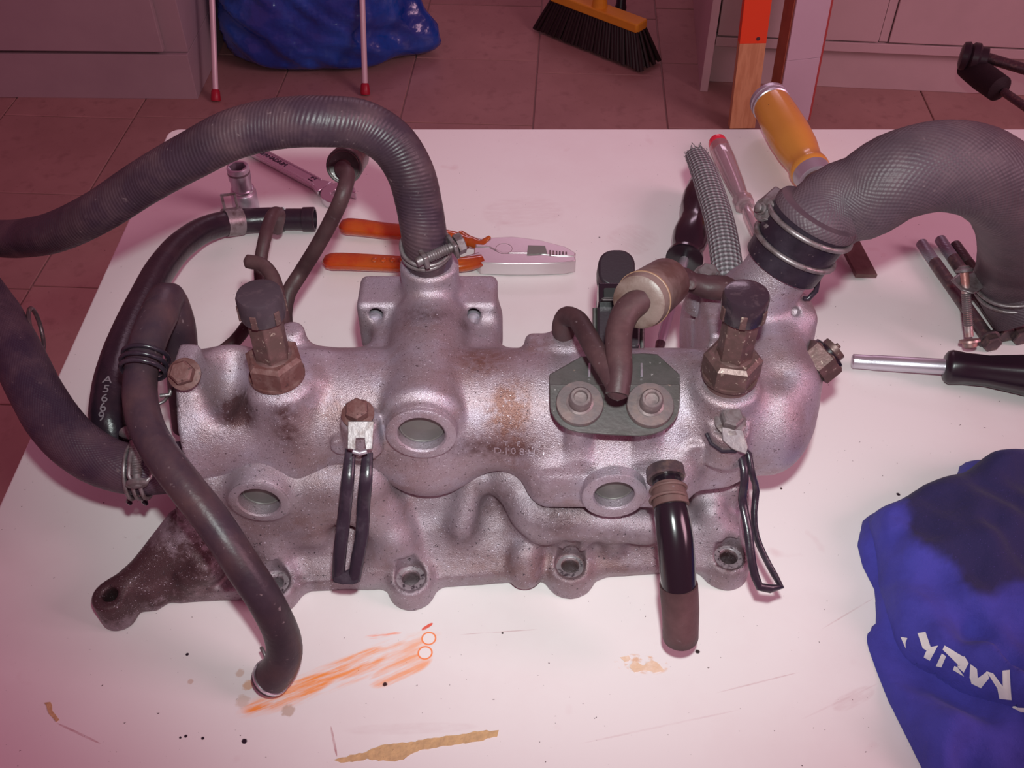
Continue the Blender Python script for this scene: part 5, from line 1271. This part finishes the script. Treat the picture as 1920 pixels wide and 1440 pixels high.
# right cupboard
p0 = floorP(1322, 164); p1 = floorP(1915, 191); rx = (p1-p0); rx.z = 0; rx.normalize(); ry = Vector((-rx.y, rx.x, 0)); p0.z = 0
cup = thing('beige_cupboard', p0+rx*.6, 'beige laminate cupboard with flat doors at the upper right behind the planks', 'cupboard')
ax = (rx, ry, UP)
W = 1.75
MB().box(p0+rx*(W/2+.01)+ry*.30+UP*.05, ax, W/2, .27, .05).build('plinth', LAM, cup, smooth=False, bevel=.001)
MB().box(p0-rx*.004+ry*.27+UP*.42, ax, .009, .29, .42).build('side_panel', LAM, cup, smooth=False, bevel=.001)
MB().box(p0+rx*(W/2+.01)+ry*.30+UP*.47, ax, W/2, .27, .37).build('carcass', GAPM, cup, smooth=False)
MB().box(p0+rx*(W/2+.01)+ry*.020+UP*.111, ax, W/2, .012, .011).build('bottom_rail', LAM, cup, smooth=False, bevel=.001)
MB().box(p0+rx*(W/2)+ry*.28+UP*.855, ax, W/2+.03, .31, .015).build('top_panel', LAM, cup, smooth=False, bevel=.002)
xg = [(.012, .372), (.395, .765), (.770, 1.14), (1.163, 1.60)]
for k, (u0, u1) in enumerate(xg):
    MB().box(p0+rx*((u0+u1)/2)+ry*.018+UP*.483, ax, (u1-u0)/2, .010, .357).build('door', LAM, cup, smooth=False, bevel=.0015)
for u in (.3835, 1.1515): MB().box(p0+rx*u+ry*.022+UP*.483, ax, .0095, .010, .357).build('upright', LAM, cup, smooth=False, bevel=.001)
# planks leaning on it
def plank(name, foot, topp, w, t, m, label, cat, tw=0, L=None):
    d = (topp-foot).normalized(); side = Vector((math.cos(tw), math.sin(tw), 0)); side = (side-d*side.dot(d)).normalized(); nn = d.cross(side)
    L = L or (topp-foot).length
    th = thing(name, foot, label, cat)
    return th, MB().box(foot+d*L/2+nn*0, (side, nn, d), w/2, t/2, L/2), d, side, nn, L
PINE = mat('pine_wood', (.68, .40, .19), .5, 0, var=((.58, .31, .14), 1, .45, .60, (110, 110, 3)), speck=[((.25, .10, .05), 60, .74, .78)])
ORP = mat('sprayed_orange_paint', (.90, .085, .02), .45, 0, var=((.80, .20, .05), 8, .5, .8))
foot = P(1389, 243, F0); foot.z = 0.008
top_ = PY(1427, -60, foot.y+.045)
th, mb, d, side, nn, L = plank('pine_batten', foot, top_, .056, .022, PINE, 'pine batten with a sprayed orange band leaning in front of the beige cupboard', 'plank')
cut = (PY(1405, 74, foot.y+.04)-foot).dot(d)
MB().box(foot+d*cut/2, (side, nn, d), .028, .011, cut/2).build('bare_wood', PINE, th, smooth=False, bevel=.0008)
MB().box(foot+d*(cut+.055), (side, nn, d), .0281, .0111, .055).build('orange_painted_band', ORP, th, smooth=False, bevel=.0008)
MB().box(foot+d*(cut+.11+.27), (side, nn, d), .028, .011, .27).build('bare_wood', PINE, th, smooth=False, bevel=.0008)
MB().lathe(foot+d*(cut+.010)+side*.010-nn*.011, -nn, [(0, .0001), (0, .004), (.001, .004), (.001, .0001)], n=14).build('nail_head', DARKSTEEL, th)
foot = P(1474, 228, F0); foot.z = .01
top_ = PY(1526, -60, foot.y+.028)
th, mb, d, side, nn, L = plank('white_board', foot, top_, .080, .05, LAM, 'white-faced board with brown cut edges leaning beside the pine batten', 'plank', tw=math.radians(14), L=.93)
BW = mat('white_board_face', (.62, .55, .60), .45, 0, var=((.58, .50, .55), 5, .4, .7)); BE = mat('orange_brown_board_edge', (.42, .15, .08), .55, 0, var=((.34, .11, .06), 20, .4, .7)); RE = mat('red_board_edge', (.42, .07, .06), .55)
for (z0_, z1_) in ((0, .145), (.1455, L)):
    MB().box(foot+d*(z0_+z1_)/2-nn*.022, (side, nn, d), .0395, .003, (z1_-z0_)/2).build('face_panel', BW, th, smooth=False, bevel=.0006)
MB().box(foot+d*L/2, (side, nn, d), .036, .0188, L/2).build('core', BE, th, smooth=False)
MB().box(foot+d*L/2-side*.0395, (side, nn, d), .0033, .0205, L/2).build('edge_strip', BE, th, smooth=False)
MB().box(foot+d*L/2+side*.041, (side, nn, d), .004, .0235, L/2).build('edge_strip', RE, th, smooth=False)

# drying rack legs with red feet
RACKW = mat('white_enamelled_tube', (.72, .62, .64), .3, .1); REDF = mat('red_plastic_foot', (.38, .01, .03), .4)
rk = thing('clothes_rack', floorP(545, 183), 'thin white metal rack legs with red feet standing by the blue bag', 'rack')
tops = []
for (fx, fy, tx, ty, hh) in ((405, 190, 396, -40, -.52), (685, 178, 678, -40, -.52)):
    fpt = floorP(fx, fy); fpt.z = 0; tp = P(tx, ty, hh); dd = (tp-fpt).normalized(); tops.append(fpt+dd*.78)
    MB().lathe(fpt, dd, [(.02, .0001), (.02, .0066), (.78, .0066), (.78, .0001)], n=18).build('leg', RACKW, rk)
    MB().lathe(fpt+UP*.001, dd, [(0, .0001), (0, .0105), (.004, .0115), (.022, .0098), (.026, .0070)], n=20).build('red_foot', REDF, rk)
MB().tube([tops[0], (tops[0]+tops[1])/2, tops[1]], .0085, n=14, step=.05).build('top_bar', RACKW, rk)

# blue refuse bag
BAG = mat('glossy_blue_film', (.004, .045, .30), .20, 0, coat=.5, bump=[(9, .5, .03), (30, .35, .008)], var=((.008, .09, .46), 8, .45, .65), spec=.7)
bg_c = floorP(590, 60); bg_c.z = 0
bag = thing('blue_refuse_bag', bg_c, 'full glossy blue plastic bag on the floor behind the white rack legs', 'bag')
rb_ = .225; ryb = .19
fb = floorP(600, 140).y; cx = floorP(603, 100).x; cy = fb+ryb*.93
prof = [(0, .55), (.003, .86), (.02, .95), (.06, 1.0), (.12, 1.0), (.18, .97), (.24, .90), (.30, .76), (.35, .52), (.385, .26), (.40, .10)]
mbb = MB(); rings = []; NA = 128; NZ = 46
for i in range(NZ):
    z = .40*(i/(NZ-1))
    for q_ in range(len(prof)-1):
        if prof[q_][0] <= z <= prof[q_+1][0]+1e-9:
            t_ = (z-prof[q_][0])/(prof[q_+1][0]-prof[q_][0]); r0 = prof[q_][1]*(1-t_)+prof[q_+1][1]*t_; break
    rg = []
    for k in range(NA):
        a_ = 2*math.pi*k/NA; lowz = min(z/.03, 1)
        cs, sn = math.cos(a_), math.sin(a_)
        w_ = .055*noise.noise(Vector((cs*1.6, sn*1.6, z*5)))
        w_ += lowz*.075*(1-2*abs(noise.noise(Vector((cs*2.2+z*4, sn*2.2, z*16+cs*2)))))
        w_ += lowz*.018*(1-2*abs(noise.noise(Vector((cs*6, sn*6-z*12, z*34)))))
        dA_ = (a_+.30+math.pi) % (2*math.pi)-math.pi
        fl_p = math.exp(-(dA_/.22)**2)*math.exp(-((z-.02)/.11)**2)*.36
        pw = 2.6; den = (abs(cs)**pw+abs(sn)**pw)**(1/pw)
        r_ = r0*(1+w_)+fl_p
        rg.append(Vector((cx+rb_*r_*cs/den, cy+ryb*r_*sn/den, z+.001)))
    rings.append(rg)
mbb.ring_loft(rings).build('bag_body', BAG, bag, auto=180)
kt = MB(); kp = Vector((cx, cy, .40))
for k in range(7):
    a_ = k*.9; kt.tube([kp-UP*.04, kp+Vector((math.cos(a_)*.03, math.sin(a_)*.03, .03)), kp+Vector((math.cos(a_)*.07, math.sin(a_)*.07, .06))], [.022, .016, .012], n=10, squash=.35, step=.01)
kt.build('gathered_neck', BAG, bag)
# broom
YEL = mat('yellow_plastic', (.86, .42, .03), .32, 0, var=((.80, .36, .03), 30, .4, .7))
BRI = mat('black_bristle', (.020, .010, .010), .5)
bA, bB = P(1040, -4, F0+.085), P(1204, 58, F0+.085); dBr, nBr, LBr = flat_axes(bA, bB)
br = thing('broom', floorP(1120, 90), 'yellow broom head with black bristles standing on the floor tiles', 'broom')
zt = bA.z
MB().prism([bA+nBr*y+dBr*x for x, y in [(0, -.018), (.004, -.022), (LBr-.004, -.022), (LBr, -.018), (LBr, .018), (LBr-.004, .022), (.004, .022), (0, .018)]], UP*.022).build('head_block', YEL, br, bevel=.004)
mdl = bA+dBr*LBr*.52+UP*.02
MB().lathe(mdl, UP, [(0, .020), (.012, .018), (.035, .016), (.036, .0001)], n=20).build('handle_socket', YEL, br)
hd = Vector((.03, .35, 1)).normalized()
MB().lathe(mdl+UP*.02, hd, [(0, .0001), (0, .0115), (1.15, .0115), (1.16, .006), (1.16, .0001)], n=18).build('handle', BLACKM, br)
random.seed(4); n_t = 34; nn_ = 0
tuft = None
for i in range(n_t):
    for j in range(4):
        u = (i+.5)/n_t; base = bA+dBr*(LBr*u)+nBr*(-.0165+.011*j)
        bot = base+dBr*((u-.5)*.075+random.uniform(-.003, .003))+nBr*((-1.5+j)*.012+random.uniform(-.002, .002)); bot.z = .002+random.uniform(0, .003)
        MB().lathe(base+UP*.003, (bot-base), [(0, .0001), (0, .0036), ((bot-base).length*.6, .0052), ((bot-base).length, .0058), ((bot-base).length, .0001)], n=7).build('bristle_tuft', BRI, br)
pA = P(1162, 38, F0+.02); 
pole = thing('black_pole', floorP(1163, 40), 'black pole standing on the floor behind the yellow broom head', 'pole')
pf = floorP(1162, 36); pf.z = 0
MB().lathe(pf+UP*.001, Vector((.04, .30, 1)), [(0, .0001), (0, .014), (.03, .015), (.04, .0125), (1.1, .0125), (1.1, .0001)], n=18).build('pole_tube', BLACKM, pole)
MB().lathe(pf+UP*.001+Vector((.04, .30, 1)).normalized()*1.1, Vector((.04, .30, 1)), [(0, .0001), (0, .0135), (.05, .0135), (.055, .01), (.055, .0001)], n=18).build('pole_cap', BLACKM, pole)

# folded black frame at the right edge
hf = -.42
frm = thing('black_folding_frame', floorP(1925, 215), 'black tubular frame with ribbed end cap and foam grip at the upper right edge', 'frame')
e0_, e1_ = P(1822, 100, hf), P(2040, 165, hf); dF = (e1_-e0_).normalized()
MB().tube([e0_, (e0_+e1_)/2, e1_, e1_+Vector((.1, .03, -.08)), e1_+Vector((.13, .04, -(e1_.z-.01)))], .0095, n=18, step=.02).build('tube', DARKSTEEL, frm)
MB().lathe(P(1800, 104, hf), (P(1850, 112, hf)-P(1800, 104, hf)), [(0, .0001), (0, .016), (.003, .024), (.012, .026), (.016, .022), (.020, .026), (.030, .026), (.034, .021), (.045, .021), (.048, .010), (.048, .0001)], n=32).build('end_cap', BLACKM, frm)
g0, g1_ = P(1806, 118, hf-.02), P(1882, 172, hf-.02)
MB().tube([g0, (g0+g1_)/2, g1_], [.021, .024, .023], n=24, step=.01, round_end=(.015, .01)).build('foam_grip', mat('black_foam', (.012, .005, .008), .7, 0, bump=[(300, .5, .001)]), frm)
gq = P(1960, 228, hf-.02)
MB().tube([g1_, gq, gq+Vector((.12, .02, -.1)), gq+Vector((.15, .03, -(gq.z-.01)))], .0075, n=16, step=.02).build('lower_rod', DARKSTEEL, frm)

# back wall behind the cupboards
wb = MB().box(Vector((.2, 4.35, 1.3)), (XA, BK, UP), 2.6, .05, 1.3).build('wall_back', mat('wall_paint', (.7, .55, .55), .8), smooth=False); setp(wb, kind='structure')

for o_ in list(bpy.data.objects):
    if '_base' in o_: del o_['_base']
